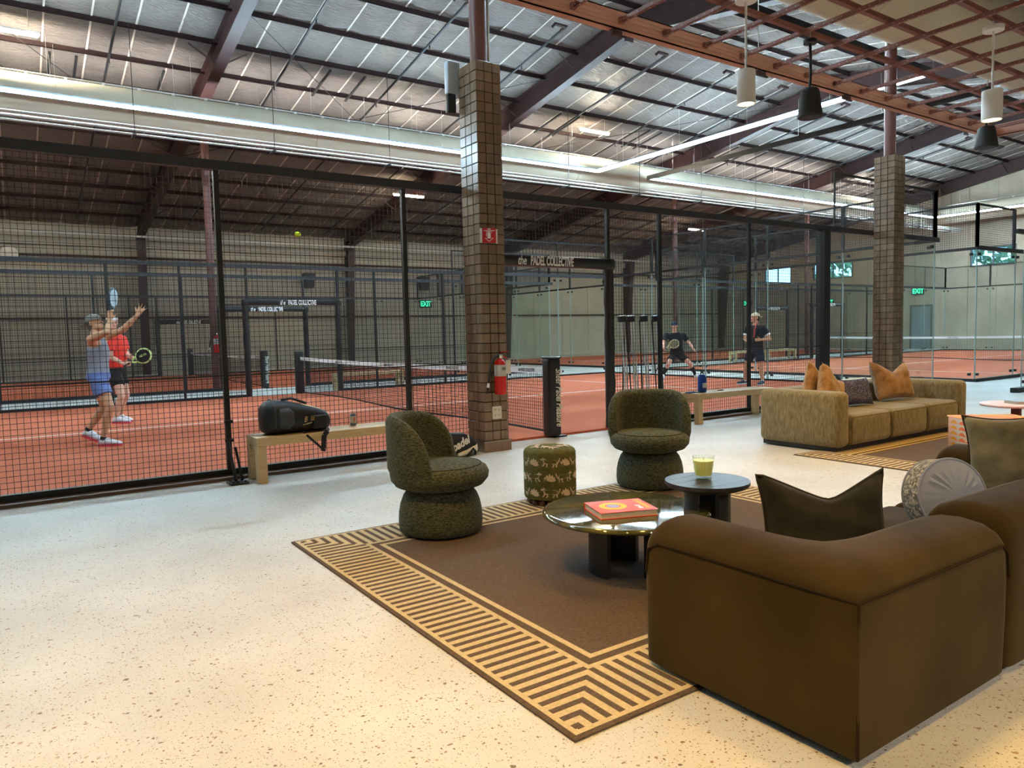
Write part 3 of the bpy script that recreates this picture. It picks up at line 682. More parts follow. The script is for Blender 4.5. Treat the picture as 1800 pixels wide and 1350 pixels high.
led_run((XA, YB), (XA, YA), (-1, 0), 'bright light bar crossing over the end of the near court', cap=.09)
led_run((XB, YB), (XB, YA), (1, 0), 'light bar seen from its dark back over the end of the second court', hb=.085, cap=.03)
led_run((XB, YA), (XC, YA), (0, -1), 'white light bar over the far side of the second court', cap=.10)
led_run((XB, YB), (XC, YB), (0, 1), 'white light bar over the lounge side of the second court', hb=.04, cap=.10)
led_run((XC, YB), (XC, YA), (-1, 0), 'white light bar in front of the cream duct by the draped end wall', cap=.08)
led_run((-6, 20.5), (XA, 20.5), (0, 1), 'added unseen uplight bar for the back court ceiling behind the long cream duct', 7.0, m=M_UPFILL, up=True)  # these two bars are added out of sight to brighten the far ceiling
led_run((XB, 20.5), (XC, 20.5), (0, 1), 'added unseen uplight bar for the far corner ceiling behind the long cream duct', 7.0, m=M_UPFILL, up=True)

def duct(p, q, r, label, dip=True):
    p = Vector(p); q = Vector(q); t = thing('fabric_duct', label, 'duct', p); d = q-p; n = int(d.length/1.5)
    pts = [d*(i/n) for i in range(n+1)]
    MB().tube(pts, [r*(1.0 if i % 2 else .985) for i in range(n+1)], 28).build('duct_sleeve', M_DUCT, t)
    up = Vector((0, 0, r+.05))
    side_ = d.normalized().cross(Vector((0, 0, 1)))*(-.0)
    MB().tube([up, d+up], .02, 6).build('hanger_rail', M_COND, t)
    c = MB()
    for i in range(int(d.length/.75)):
        a = d.normalized()*(.4+.75*i)+Vector((0, 0, r)); c.box(a.x-.03, a.x+.03, a.y-.03, a.y+.03, a.z-.08, a.z+.06)
    c.build('hanger_clip', M_WHITE, t)
    s = MB()
    for i in range(1, n, 3): s.tube([pts[i]+Vector((0, 0, 1))*(r*1.0*math.sin(a))+d.normalized().cross(Vector((0, 0, 1)))*(r*1.0*math.cos(a)) for a in [2*PI*k/28 for k in range(28)]], .008, 4, True)
    s.build('seam', M_DUCT, t)
    cb = MB()
    for i in range(0, n+1, 2): cb.cyl(pts[i]+up, pts[i]+Vector((0, 0, 1.5 if r > .42 and abs(p.y-19.7) < 1 else 1.2)), .004, 4)
    cb.build('hanging_cable', M_COND, t)
    return t
duct((-8, 19.72, 6.89), (40.3, 19.72, 6.89), .445, 'long cream fabric air duct running the length of the courts')
duct((40.2, 19.25, 6.89), (40.2, -3, 6.89), .44, 'cream fabric air duct along the draped end wall')
duct((-2, 5.0, 5.42), (22, 5.0, 5.42), .5, 'cream fabric air duct above the orange ceiling frame')
o = thing('conduit_bundle', 'bundle of pale conduits strung along below the long cream duct', 'conduit', (0, 0, 0))
for k, (y, z) in enumerate(((17.95, 6.04), (18.02, 5.97), (18.1, 5.9), (18.16, 6.02))): MB().cyl((-8, y, z), (40, y, z), .022, 8).build('conduit', M_COND, o)
mb = MB()
for i in range(16): x = -6.5+3*i; mb.box(x-.03, x+.03, 17.88, 18.24, 5.84, 5.87).cyl((x, 17.9, 5.85), (x, 17.9, 8.2), .008, 5)
mb.build('hanger', M_BLACK, o)
# fluorescent strips near the roof
for x, y, lab in ((16.97, 19.5, 'warm strip lamp glowing near the roof above the long duct'), (33.5, 19.5, 'warm strip lamp near the roof behind the farther tiled pillar'), (0.3, 19.6, 'warm strip lamp near the roof at the left edge of the picture'), (12.9, 25.6, 'strip lamp over the unlit back court seen through the mesh'), (-3.0, 25.6, 'unseen strip lamp added beyond the left edge to light the back ceiling'), (30.0, 26.5, 'strip lamp over the far corner court left of the farther tiled pillar')):  # the one beyond the left edge is added, out of view, for the back ceiling
    z = zb(y)+(.1 if y < 20 else -.35); t = thing('strip_lamp', lab, 'lamp', (x, y, z), group='warm strip lamps under the roof')
    MB().rbox(-.62, .62, -.035, .035, -.04, .02, .015, 2).build('lamp_tube', M_FLUO, t); B(-.65, .65, -.06, .06, .02, .06).build('lamp_body', M_WHITE, t, smooth=False)
    MB().cyl((-.45, 0, .06), (-.45, 0, .6), .006, 5).cyl((.45, 0, .06), (.45, 0, .6), .006, 5).build('hanging_rod', M_COND, t)

# ================================================================= TILED PILLARS
def pillar(x0, y0, w_, d_, zt, label, seed):
    t = thing('tiled_pillar', label, 'pillar', (x0+w_/2, y0+d_/2, 0)); t['kind'] = 'structure'
    hw, hd = w_/2, d_/2; rnd = random.Random(seed)
    B(-hw+.012, hw-.012, -hd+.012, hd-.012, 0, zt).build('grout_core', M_GROUT, t, smooth=False)
    MB().box(-hw-.02, hw+.02, -hd-.02, hd+.02, 0, .115).build('plinth', M_TILE2, t, smooth=False)
    B(-hw-.024, hw+.024, -hd-.024, hd+.024, .115, .128).build('plinth_trim', M_TRIMM, t, smooth=False)
    rows = int(round((zt-.128)/.114)); st = (zt-.128)/rows; g = .0085
    def tl(x_, y_, z_, m): return MB().rbox(-x_/2, x_/2, -y_/2, y_/2, -z_/2, z_/2, .0025, 1).mesh('tile', m, True, 30)
    ms = (M_TILE, M_TILE2, M_TILE3)
    fx = [tl(w_/3-g, .014, st-g, m) for m in ms]; fy = [tl(.014, d_/3-g, st-g, m) for m in ms]
    for r_ in range(rows):
        z = .128+(r_+.5)*st
        for k in range(3):
            M = Matrix.Translation((-hw+(k+.5)*w_/3, -hd+.007+rnd.uniform(-.0008, .0008), z)); link('tile', rnd.choice(fx), t, M)
            M = Matrix.Translation((-hw+.007+rnd.uniform(-.0008, .0008), -hd+(k+.5)*d_/3, z)); link('tile', rnd.choice(fy), t, M)
    bk = MB()
    for r_ in range(rows):
        z = .128+r_*st+g/2
        for k in range(3):
            a = -hw+k*w_/3+g/2; bk.box(a, a+w_/3-g, hd-.014, hd, z, z+st-g)
            a = -hd+k*d_/3+g/2; bk.box(hw-.014, hw, a, a+d_/3-g, z, z+st-g)
    tag(bk.build('tile_rear_faces', M_TILE, t, smooth=False), kind='stuff')
    return t
pillar(4.5, 7.18, .333, .385, 4.46, 'near brown tiled pillar with fire extinguisher and red sign', 1)
pillar(13.32, 7.16, .36, .385, 4.43, 'farther brown tiled pillar behind the olive sofa', 2)
# access unit on top of the near pillar
t = thing('access_point_box', 'pale grey box mounted on the left of the near tiled pillar top', 'box', (4.42, 7.62, 4.28))
MB().rbox(-.05, .12, -.04, .05, -.1, .27, .015, 3).build('housing', mat('pale_grey_box', S(170, 186, 200), .4), t); MB().rbox(-.05, .06, -.035, .045, -.32, -.1, .015, 2).build('bracket', M_BLACK, t)
# extinguisher sign (folded, two faces)
t = thing('extinguisher_sign', 'red folded fire extinguisher sign with white arrow on the near tiled pillar', 'sign', (4.615, 7.18, 2.5))
a = Vector((-.085, 0, 0)); b = Vector((.055, -.075, 0)); c_ = Vector((.095, 0, 0)); zz = .083
def slab(p, q, z0, z1, th=.003):
    p = Vector(p); q = Vector(q); nrm = (q-p).cross(Vector((0, 0, 1))).normalized()*th; u = Vector((0, 0, 1))
    m_ = MB(); m_.add([p+u*z0, q+u*z0, q+u*z1, p+u*z1, p+u*z0-nrm, q+u*z0-nrm, q+u*z1-nrm, p+u*z1-nrm], [(0, 1, 2, 3), (7, 6, 5, 4), (0, 4, 5, 1), (1, 5, 6, 2), (2, 6, 7, 3), (3, 7, 4, 0)]); return m_
slab(a+Vector((0, -.004, 0)), b, -zz, zz).build('red_panel', M_SIGNR, t, smooth=False)
slab(b, c_+Vector((0, -.004, 0)), -zz, zz).build('red_panel', M_SIGNR, t, smooth=False)
slab(a+Vector((-.03, -.003, 0)), a+Vector((0, -.003, 0)), -zz, zz).build('white_flange', M_WHITE, t, smooth=False)
slab(c_+Vector((0, -.003, 0)), c_+Vector((.03, -.003, 0)), -zz, zz).build('white_flange', M_WHITE, t, smooth=False)
def signface(p, q, k):
    u = (q-p).normalized(); mid = (p+q)/2; nrm = u.cross(Vector((0, 0, 1))).normalized(); M = frame(mid+nrm*.0015, u, (0, 0, 1)); s = (q-p).length/.16
    m_ = MB(); P = lambda pts: m_.add([(x*s, y, 0) for x, y in pts], [tuple(range(len(pts)))])
    P([(-.065, .05), (.065, .05), (.065, .058), (-.065, .058)]); P([(-.02, -.035), (.018, -.035), (.018, .025), (.01, .032), (-.012, .032), (-.02, .025)])
    P([(-.01, .034), (.01, .034), (.01, .044), (-.01, .044)]); P([(-.036, .03), (-.03, .03), (-.03, -.012), (-.036, -.008)]); P([(-.036, .03), (-.01, .04), (-.01, .046), (-.034, .037)]); P([(.01, .04), (.03, .03), (.034, .035), (.01, .046)])
    P([(-.05, -.03), (-.042, -.03), (0, -.064), (0, -.072)]); P([(.05, -.03), (.042, -.03), (0, -.064), (0, -.072)]); P([(-.05, -.03), (-.028, -.03), (-.028, -.035), (-.046, -.035)]); P([(.05, -.03), (.028, -.03), (.028, -.035), (.046, -.035)])
    m_.build('pictogram', M_WHITEL, t, smooth=False, M=M)
    text('lettering', 'FIRE', .022, M_WHITEL, t, frame(mid+nrm*.0015+Vector((0, 0, .07)), u, (0, 0, 1)), s, 0, .0005, .0003)
signface(a+Vector((0, -.004, 0)), b, 0); signface(b, c_+Vector((0, -.004, 0)), 1)
# fire extinguishers
def extinguisher(loc, label, sc=1.0, rz=0):
    t = thing('fire_extinguisher', label, 'fire extinguisher', loc, rz); t.scale = (sc,)*3
    MB().lathe([(.055, 0), (.066, .01), (.068, .03), (.068, .34), (.062, .375), (.045, .4), (.022, .412), (.02, .43)], 24, (0, 0, 0)).build('cylinder', M_RED, t)
    MB().lathe([(.0685, .215), (.0688, .216), (.0688, .345), (.0685, .346)], 24, cap=False).build('label_band', M_SILV, t)
    text('lettering', 'ABC', .05, M_BLACK, t, frame((.012, -.0695, .3), (1, 0, 0), (0, 0, 1)), .7, 0, .001, .0005)
    MB().rbox(-.024, .03, -.025, .025, .42, .475, .008, 2).build('valve', M_CHROME, t)
    MB().box(.0, .13, -.012, .012, .49, .497).add([(.0, -.012, .46), (.12, -.012, .40), (.12, .012, .40), (.0, .012, .46), (.0, -.012, .467), (.12, -.012, .407), (.12, .012, .407), (.0, .012, .467)], [(0, 3, 2, 1), (4, 5, 6, 7), (0, 1, 5, 4), (1, 2, 6, 5), (2, 3, 7, 6), (3, 0, 4, 7)]).build('lever', M_RED, t, smooth=False)
    h = MB().tube([(-.02, 0, .45), (-.08, -.01, .43), (-.13, -.01, .36), (-.15, -.01, .26), (-.165, -.01, .16), (-.172, -.01, .12)], .013, 8).build('hose', M_RUBB, t)
    MB().frustum((-.17, -.01, .14), (-.18, -.01, .09), .014, .018, 8).build('hose_tip', M_WHITE, h); MB().frustum((-.18, -.01, .09), (-.2, -.01, .02), .012, .006, 8).build('nozzle', M_RUBB, h)
    MB().rbox(.03, .1, -.074, -.071, .24, .4, .002, 1).build('inspection_tag', M_WHITE, t)
    B(-.02, .02, .06, .085, .1, .38).build('wall_bracket', M_BLACK, t, smooth=False)
    return t
extinguisher((4.675, 7.094, .672), 'red fire extinguisher hanging on the near tiled pillar')
extinguisher((4.72, 21.33, 1.02), 'distant red fire extinguisher on the maroon pipe column', 1.15)
t = thing('outlet_plate', 'white four socket outlet plate low on the near tiled pillar', 'outlet', (4.668, 7.178, .455))
MB().rbox(-.065, .065, -.008, .004, -.075, .075, .004, 2).build('plate', M_WHITE, t)
m_ = MB()
for x in (-.028, .028):
    for z in (-.035, .03):
        for dx in (-.008, .008): m_.box(x+dx-.0025, x+dx+.0025, -.0095, -.007, z, z+.014)
        m_.cyl((x, -.0095, z-.01), (x, -.007, z-.01), .004, 8)
m_.build('socket_slot', M_RUBB, t, smooth=False)

# ================================================================= CEILING FRAME AND PENDANTS
t = thing('ceiling_frame', 'orange and red-brown steel grid hung over the lounge', 'ceiling frame', (0, 0, 0))
def cbeam(x0, x1, y0, y1, z0, z1, ax):
    m_ = MB()
    if ax == 'x': m_.box(x0, x1, y0, y0+.012, z0, z1).box(x0, x1, y0, y1, z0, z0+.012).box(x0, x1, y0, y1, z1-.012, z1); [m_.box(x0, x1, y0-.004, y0, z0+(z1-z0)*k, z0+(z1-z0)*k+.02) for k in (.25, .5, .75)]
    else: m_.box(x1-.012, x1, y0, y1, z0, z1).box(x0, x0+.012, y0, y1, z0, z1).box(x0, x1, y0, y1, z0, z0+.012)
    return m_
cbeam(3.2, 14.45, 6.0, 6.1, 4.60, 4.80, 'x').build('edge_beam', M_GRIDO, t, smooth=False)
cbeam(14.4, 14.5, -2.0, 6.1, 4.60, 4.80, 'y').build('edge_beam', M_GRIDO, t, smooth=False)
chm = MB().box(-.02, .02, -7.4, 0, 0, .006).box(-.02, -.014, -7.4, 0, 0, .045).box(.014, .02, -7.4, 0, 0, .045).mesh('channel', M_GRIDR, False)
hm = MB()
for i in range(70):
    y = -.06-i*.105; 
    if i % 5 == 3: continue
    hm.cyl((-.0215, y, .022), (-.0195, y, .022), .006, 6); hm.box(-.006, .006, y+.04, y+.06, -.0012, .0002)
hm = hm.mesh('punched_hole', M_HOLE, False)
for i in range(15):
    x = 4.94+.667*i-.003*i*i*.3; M = Matrix.Translation((x, 5.99, 4.665)); o = link('channel', chm, t, M); h = link('punched_hole', hm, o)
    MB().rbox(x-.03, x+.03, 5.955, 6.0, 4.655, 4.72, .006, 1).build('end_clip', M_GRIDR, t)
bm_ = MB().box(3.2, 14.4, -.03, .03, 0, .006).box(3.2, 14.4, -.03, -.024, 0, .05).box(3.2, 14.4, .024, .03, 0, .05).mesh('cross_bar', M_GRIDR, False)
for y in (5.2, 4.53, 3.86, 3.19, 2.52, 1.85, 1.18): link('cross_bar', bm_, t, Matrix.Translation((0, y, 4.712)))
m_ = MB()
for x in (5, 8, 11, 14.3):
    for y in (6.05, 3.19): m_.cyl((x, y, 4.75), (x, y, zb(y)+.4), .006, 5)
m_.build('threaded_rod', M_COND, t)
for x in (5.55, 8.0, 9.9): MB().rbox(x-.05, x+.09, 6.0, 6.07, 4.545, 4.6, .012, 2).cyl((x-.05, 6.04, 4.56), (x+.16, 6.04, 4.55), .014, 6).build('beam_clamp', M_STEEL, t)

def pendant(loc, zc, z1, z0, r, label):
    t = thing('pendant_light', label, 'pendant light', (loc[0], loc[1], zc), group='white cylinder pendants')
    MB().lathe([(.105, 0), (.105, .045), (.09, .055)], 24).build('canopy', M_WPEND, t); MB().cyl((0, 0, .05), (0, 0, .16), .008, 6).build('hanging_rod', M_COND, t)
    MB().cyl((0, 0, 0), (0, 0, z1-zc), .012, 10).build('stem', M_WPEND, t)
    a, b = z0-zc, z1-zc
    MB().lathe([(.0, b), (r-.004, b), (r, b-.004), (r, a+.003), (r-.003, a), (r-.008, a+.002), (r-.008, b-.06), (0, b-.06)], 32, cap=False).build('shade', M_WPEND, t)
    MB().lathe([(.0, a+.014), (r-.009, a+.014), (r-.009, a+.02), (0, a+.02)], 28, cap=False).build('lens', M_LAMPW, t)
    return t
pendant((6.221, 4.852), 4.6, 3.935, 3.605, .09, 'white cylinder pendant light left of the black pendant speaker')
pendant((9.229, 3.874), 4.6, 3.955, 3.63, .103, 'white cylinder pendant light above the rear black speaker at the right')
def pspeaker(loc, zc, z1, z0, r, label):
    t = thing('pendant_speaker', label, 'speaker', (loc[0], loc[1], zc), group='black pendant speakers')
    MB().lathe([(.075, 0), (.075, .04), (.06, .05)], 20).build('canopy', M_BLACK, t); MB().cyl((0, 0, .05), (0, 0, .16), .008, 6).build('hanging_rod', M_COND, t)
    MB().tube([(0, 0, 0), (.01, 0, (z1-zc)*.7), (-.008, 0, z1-zc+.02)], .016, 8).build('cable', M_RUBB, t)
    a, b = z0-zc, z1-zc
    MB().lathe([(.02, b+.03), (r*.6, b+.005), (r*.7, b-.015), (r*.8, b-.08), (r*.97, a+.03), (r, a+.012), (r*.97, a)], 28).build('body', mat('speaker_black', S(44, 46, 50), .6), t)
    MB().lathe([(0.0, a-.004), (r*.9, a-.004), (r*.9, a+.004), (0, a+.004)], 28, cap=False).build('grille', M_RUBB, t)
    return t
pspeaker((7.761, 5.165), 4.6, 4.09, 3.775, .14, 'black pendant speaker between the white pendant lights')
pspeaker((11.49, 4.887), 4.6, 4.10, 3.82, .15, 'rear black pendant speaker hanging below the right white pendant light')

# ================================================================= FAR WALL FITTINGS
for x, z, lab in ((11.81, 4.08, 'black wall speaker on the far wall left of the steel column gate'), (17.89, 4.06, 'black wall speaker on the far wall nearer the tiled pillar')):
    t = thing('wall_speaker', lab, 'speaker', (x, 34.1, z), group='black wall speakers')
    MB().add([(-.26, -.2, .32), (.26, -.2, .32), (.26, .2, .32), (-.26, .2, .32), (-.2, -.12, -.36), (.2, -.12, -.36), (.2, .2, -.36), (-.2, .2, -.36)], [(0, 1, 2, 3), (7, 6, 5, 4), (0, 4, 5, 1), (1, 5, 6, 2), (2, 6, 7, 3), (3, 7, 4, 0)]).build('cabinet', M_BLACK, t, smooth=False)
    MB().box(-.05, .05, .2, .3, -.1, .1).build('bracket', M_BLACK, t, smooth=False)
t = thing('wall_lamp', 'pale round wall lamp on the far wall at the left edge', 'lamp', (.19, 34.2, 4.86)); MB().lathe([(.3, 0), (.27, .06), (.1, .12), (.03, .13)], 24).xf(Matrix.Rotation(PI/2, 4, 'X')).build('shade', M_WPEND, t); B(-.05, .05, 0, .28, -.05, .05).build('arm', M_WPEND, t, smooth=False)
for (p, rz, lab) in (((18.12, 34.41, 3.0), 0, 'green exit sign on the far wall behind the near court'), ((41.22, 26.14, 2.78), PI/2, 'green exit sign left of the farther tiled pillar'), ((41.22, 32.1, 3.0), PI/2, 'dim green exit sign behind the cap-wearing players'), ((41.22, 20.79, 3.14), PI/2, 'green exit sign right of the farther tiled pillar')):
    t = thing('exit_sign', lab, 'sign', p, -rz, group='green exit signs'); MB().rbox(-.36, .36, 0, .06, -.2, .2, .01, 1).build('housing', mat('exit_dark', S(30, 70, 52), .5), t)
    text('lettering', 'EXIT', .36, M_EXIT, t, frame((0, -.008, 0), (1, 0, 0), (0, 0, 1)), .82, 0, .012, .004)
d_ = struct('door_1'); B(41.2, 41.3, 20.1, 21.1, 0, 2.3).build('door_leaf', mat('blue_grey_door', S(120, 134, 142), .5), d_, smooth=False)
MB().box(41.17, 41.3, 20.0, 20.1, 0, 2.4).box(41.17, 41.3, 21.1, 21.2, 0, 2.4).box(41.17, 41.3, 20.0, 21.2, 2.3, 2.4).build('door_frame', M_FRAMEW, d_, smooth=False); MB().cyl((41.2, 20.2, 1.0), (41.13, 20.2, 1.0), .02, 8).build('door_handle', M_CHROME, d_)

# ================================================================= RUGS
def rug(x0, x1, y0, y1, label):
    t = thing('rug', label, 'rug', (x0, y0, 0), group='dark rugs with striped borders'); W, D = x1-x0, y1-y0
    MB().rbox(0, W, 0, D, .0, .010, .004, 2).build('woven_field', M_RUGD, t)
    def band(a, b, z, m, nm):     # rectangular ring
        q = MB(); q.box(a, W-a, a, b, .008, z).box(a, W-a, D-b, D-a, .008, z).box(a, b, b, D-b, .008, z).box(W-b, W-a, b, D-b, .008, z); return q.build(nm, m, t, smooth=False)
    band(.022, .40, .0112, M_RUGT, 'border'); band(.445, .475, .0112, M_RUGT, 'border_line')
    s = MB(); e = .045; wd = .40-.028; per = .064; th = .029; z0, z1 = .0108, .0120
    def strip(poly): s.prism(poly, z0, z1)
    n = int(D/per)
    off = .052
    for i in range(int((D-2*off)/per)+1):
        y = off+i*per
        if y+th > D-off: break
        ea = min(wd, y, D-y-th) ; eb = min(wd, y+th, D-y)
        if min(ea, eb) > e: strip([(e, y), (ea, y), (eb, y+th), (e, y+th)]); strip([(W-e, y), (W-e, y+th), (W-eb, y+th), (W-ea, y)])
    for i in range(int((W-2*off)/per)+1):
        x = off+i*per
        if x+th > W-off: break
        ea = min(wd, x, W-x-th); eb = min(wd, x+th, W-x)
        if min(ea, eb) > e: strip([(x, e), (x+th, e), (x+th, eb), (x, ea)]); strip([(x, D-e), (x, D-ea), (x+th, D-eb), (x+th, D-e)])
    tag(s.build('border_stripe', M_RUGD, t, smooth=False), kind='stuff')
    return t
rug(1.49, 5.24, 1.86, 4.88, 'dark rug with tan striped border under the round coffee table')
rug(6.88, 11.2, 1.6, 4.76, 'dark rug with striped border in front of the olive sofa')

# ================================================================= SOFAS
SEC = [(0, .035), (-.006, .1), (-.02, .25), (-.022, .4), (-.008, .5), (0, .532), (.02, .552), (.08, .582), (.22, .606), (.45, .618), (.68, .612), (.86, .592), (.96, .56), (1.0, .51), (1.0, .42), (1.0, .2)]
def sweep(path, name, m, parent, round0=True, round1=True, dz=0.0, pipe=True):
    """path: list of (outer(x,y), inner(x,y)); rounded-top upholstered wall"""
    n = len(path); L_ = [0]
    for i in range(1, n): L_.append(L_[-1]+(Vector(path[i][0])-Vector(path[i-1][0])).length*.5+(Vector(path[i][1])-Vector(path[i-1][1])).length*.5)
    rings = []; rr = .07
    for i, (o, a) in enumerate(path):
        o = Vector(o); a = Vector(a); d = min(L_[i] if round0 else 9, (L_[-1]-L_[i]) if round1 else 9)
        drop = rr-math.sqrt(max(0, rr*rr-max(0, rr-d)**2)) if d < rr else 0
        ring = []
        for s_, z in SEC:
            z_ = z+dz*max(0, (z-.4))/.2; z_ -= drop*max(0, (z_-.3))/.32
            ins = drop*.35
            L0 = (a-o).length; s2 = s_*(1-2*ins/L0)+ins/L0
            p = o+(a-o)*s2; ring.append((p.x, p.y, z_))
        rings.append(ring)
    MB().loft(rings).build(name, m, parent, True, 50)
    return rings
def samp(p, q, k): return [tuple(Vector(p)+(Vector(q)-Vector(p))*t/k) for t in range(k+1)]
def endsamp(p, q):
    v = Vector(q)-Vector(p); L_ = v.length; ts = [0, .012, .028, .05, .075]+[.075+(L_-.15)*k/6 for k in range(1, 6)]+[L_-.075, L_-.05, L_-.028, L_-.012, L_]
    return [tuple(Vector(p)+v*(x/L_)) for x in ts]
SX0, SY0 = 2.08, 1.212
t = thing('brown_sofa', 'large dark brown velvet sofa seen from behind in the foreground', 'sofa', (0, 0, 0))
# left corner: arm and back in one rounded wall
path = []
ts = [0, .012, .028, .05, .075, .2, .35]
for d in ts: path.append(((SX0, 2.13-d), (SX0+.34, 2.13-d)))
for k in range(0, 9):
    an = k/8; ia = PI+PI/2*an   # inner fillet centre (2.6,1.73) r .18
    ox = (SX0, 1.70-(1.70-SY0)*min(1, an*2)) if an <= .5 else (SX0+(2.65-SX0)*(an*2-1), SY0)
    path.append((ox, (2.60+.18*math.cos(ia), 1.73+.18*math.sin(ia))))
for d in (2.75, 2.9, 3.035, 3.06, 3.082, 3.098, 3.11): path.append(((d, SY0), (d, SY0+.338)))
sweep(path, 'corner_back_and_arm', M_VELV, t)
pp = [(SX0-.002, 2.115, .40), (SX0-.004, 2.1, .5), (SX0-.002, 2.05, .53), (SX0-.002, 1.8, .534), (SX0-.002, 1.4, .534), (SX0, SY0, .534), (2.4, SY0-.002, .534), (3.05, SY0-.002, .534), (3.09, SY0-.003, .5), (3.105, SY0-.004, .4)]
MB().tube(pp, .005, 6).build('piping', M_PIPING, t); MB().cyl((SX0, SY0, .04), (SX0, SY0, .534), .006, 6).build('corner_seam', M_PIPING, t)
path = [((x, SY0), (x, SY0+.34)) for x, _ in endsamp((3.125, 0), (3.97, 0))]
sweep(path, 'back', M_VELV, t, dz=.035)
path = []
for d in (3.985, 3.997, 4.013, 4.035, 4.06, 4.2): path.append(((d, SY0), (d, SY0+.338)))
for k in range(0, 9):
    an = k/8; ia = -PI/2+PI/2*an; ox = (4.5+(5.06-4.5)*min(1, an*2), SY0) if an <= .5 else (5.06, SY0+(1.70-SY0)*(an*2-1))
    path.append((ox, (4.54+.18*math.cos(ia), 1.73+.18*math.sin(ia))))
for d in (.35, .2, .075, .05, .028, .012, 0): path.append(((5.06, 2.28-d), (4.72, 2.28-d)))
sweep(path, 'corner_back_and_arm', M_VELV, t)
for a, b in ((2.40, 3.108), (3.128, 3.97), (3.99, 4.74)):
    MB().rbox(a, b, 1.45, 2.15, .13, .39, .05, 4).build('seat_cushion', M_VELV, t); B(a, b, 1.3, 2.1, .03, .14).build('base', M_VELV, t, smooth=False)
m_ = MB()
for x in (2.2, 3.0, 3.3, 3.9, 4.2, 4.9):
    for y in (1.3, 2.05): m_.box(x-.03, x+.03, y-.03, y+.03, .0, .05)
m_.build('glide_foot', M_RUBB, t, smooth=False)

t = thing('olive_sofa', 'olive corduroy three seat sofa on the far rug', 'sofa', (0, 0, 0))
GX0, GX1, GY0, GY1 = 7.27, 10.2, 4.49, 5.5
def puff(x0, x1, y0, y1, z0, z1, nm, r=.07, m=None): return MB().rbox(x0, x1, y0, y1, z0, z1, r, 5).build(nm, m or M_CORD, t)
puff(GX0, GX0+.25, GY0, GY1, .05, .66, 'arm'); puff(GX1-.25, GX1, GY0, GY1, .05, .64, 'arm'); puff(GX0+.02, GX1-.02, GY1-.28, GY1, .05, .655, 'back')
q = [GX0+.25, 8.35, 9.17, GX1-.25]
for a, b in zip(q, q[1:]):
    s_ = MB().rbox(a+.004, b-.004, GY0-.01, GY1-.2, .06, .40, .06, 5)
    s_.v = [(x, y, z+(.035*math.sin(PI*min(1, max(0, (x-a)/(b-a))))*math.sin(PI*min(1, max(0, (y-GY0)/(GY1-.2-GY0)))) if z > .3 else 0)) for x, y, z in s_.v]
    s_.build('seat_cushion', M_CORD, t)
    MB().tube([(a+.02, GY0-.004, .1), (a+.012, GY0-.006, .33), (a+.035, GY0-.002, .372), (b-.035, GY0-.002, .372), (b-.012, GY0-.006, .33), (b-.02, GY0-.004, .1)], .004, 5).build('piping', mat('olive_piping', S(112, 96, 58), .9), t)
B(GX0+.04, GX1-.04, GY0+.05, GY1-.04, .014, .07).build('plinth', M_RUBB, t, smooth=False)

# ================================================================= CUSHIONS
def pillow(w_, h_, th, n=18, chop=0.0, pinch=.09, seed=0, wr=.006):
    rnd = random.Random(seed); mb = MB(); G = {}
    ph = [rnd.uniform(0, 6) for _ in range(6)]
    for sd in (1, -1):
        for i in range(n+1):
            for j in range(n+1):
                u = -1+2*i/n; v = -1+2*j/n; e = max(abs(u), abs(v))
                x = u*(1-pinch*(1-v*v)*u*u)*w_/2; y = v*(1-pinch*(1-u*u)*v*v)*h_/2
                th_ = th/2*((1-u**4)*(1-v**4))**.42
                if chop: c0 = max(0, 1-(((u-.12)**2+.012)**.5-.1)/.95)**1.15*max(0, (v+.6)/1.6)**1.5; y -= chop*c0; th_ *= (1-.55*c0)
                th_ += (wr*(math.sin(5*u+3*v+ph[0])*math.sin(4*v-2*u+ph[1]))+wr*.6*math.sin(11*u*v+ph[2]+sd)) * (1-e**6)
                if e > .999: th_ = .0
                G[(sd, i, j)] = len(mb.v); mb.v.append((x, y, sd*th_))
        for i in range(n):
            for j in range(n):
                f = (G[(sd, i, j)], G[(sd, i+1, j)], G[(sd, i+1, j+1)], G[(sd, i, j+1)]); mb.f.append(f if sd > 0 else f[::-1])
    rim = [(i, 0) for i in range(n)]+[(n, j) for j in range(n)]+[(n-i, n) for i in range(n)]+[(0, n-j) for j in range(n)]
    return mb, [mb.v[G[(1, i, j)]] for i, j in rim]
def cushion(name, label, loc, xdir, tilt, w_, h_, th, m, mp=None, group=None, chop=0, seed=0, roll=0.0, pinch=.09, wr=.006):
    """xdir: heading of the width (radians); tilt: lean back from vertical"""
    t = thing(name, label, 'cushion', loc, group=group)
    t.rotation_euler = (Matrix.Rotation(xdir, 3, 'Z') @ Matrix.Rotation(PI/2-tilt, 3, 'X') @ Matrix.Rotation(roll, 3, 'Z')).to_euler()
    mb, rim = pillow(w_, h_, th, chop=chop, seed=seed, pinch=pinch, wr=wr); mb.build('cover', m, t, True, 80)
    if mp: MB().tube(rim, .007, 6, True).build('piping', mp, t)
    return t
cushion('velvet_cushion', 'dark velvet cushion with a chopped dip in the corner of the brown sofa', (2.80, 1.79, .57), math.radians(-34), .12, .54, .40, .18, M_BLKV, mat('dark_cushion_piping', S(34, 30, 20), .9), chop=.11, seed=4, roll=.05)
t = thing('round_cushion', 'round grey velvet cushion with a beaded band on the brown sofa', 'cushion', (3.64, 1.70, .555)); ax = Vector((-.42, -.85, .22)).normalized()
qr = ax.to_track_quat('Z', 'Y'); t.rotation_euler = qr.to_euler(); rr_ = .172
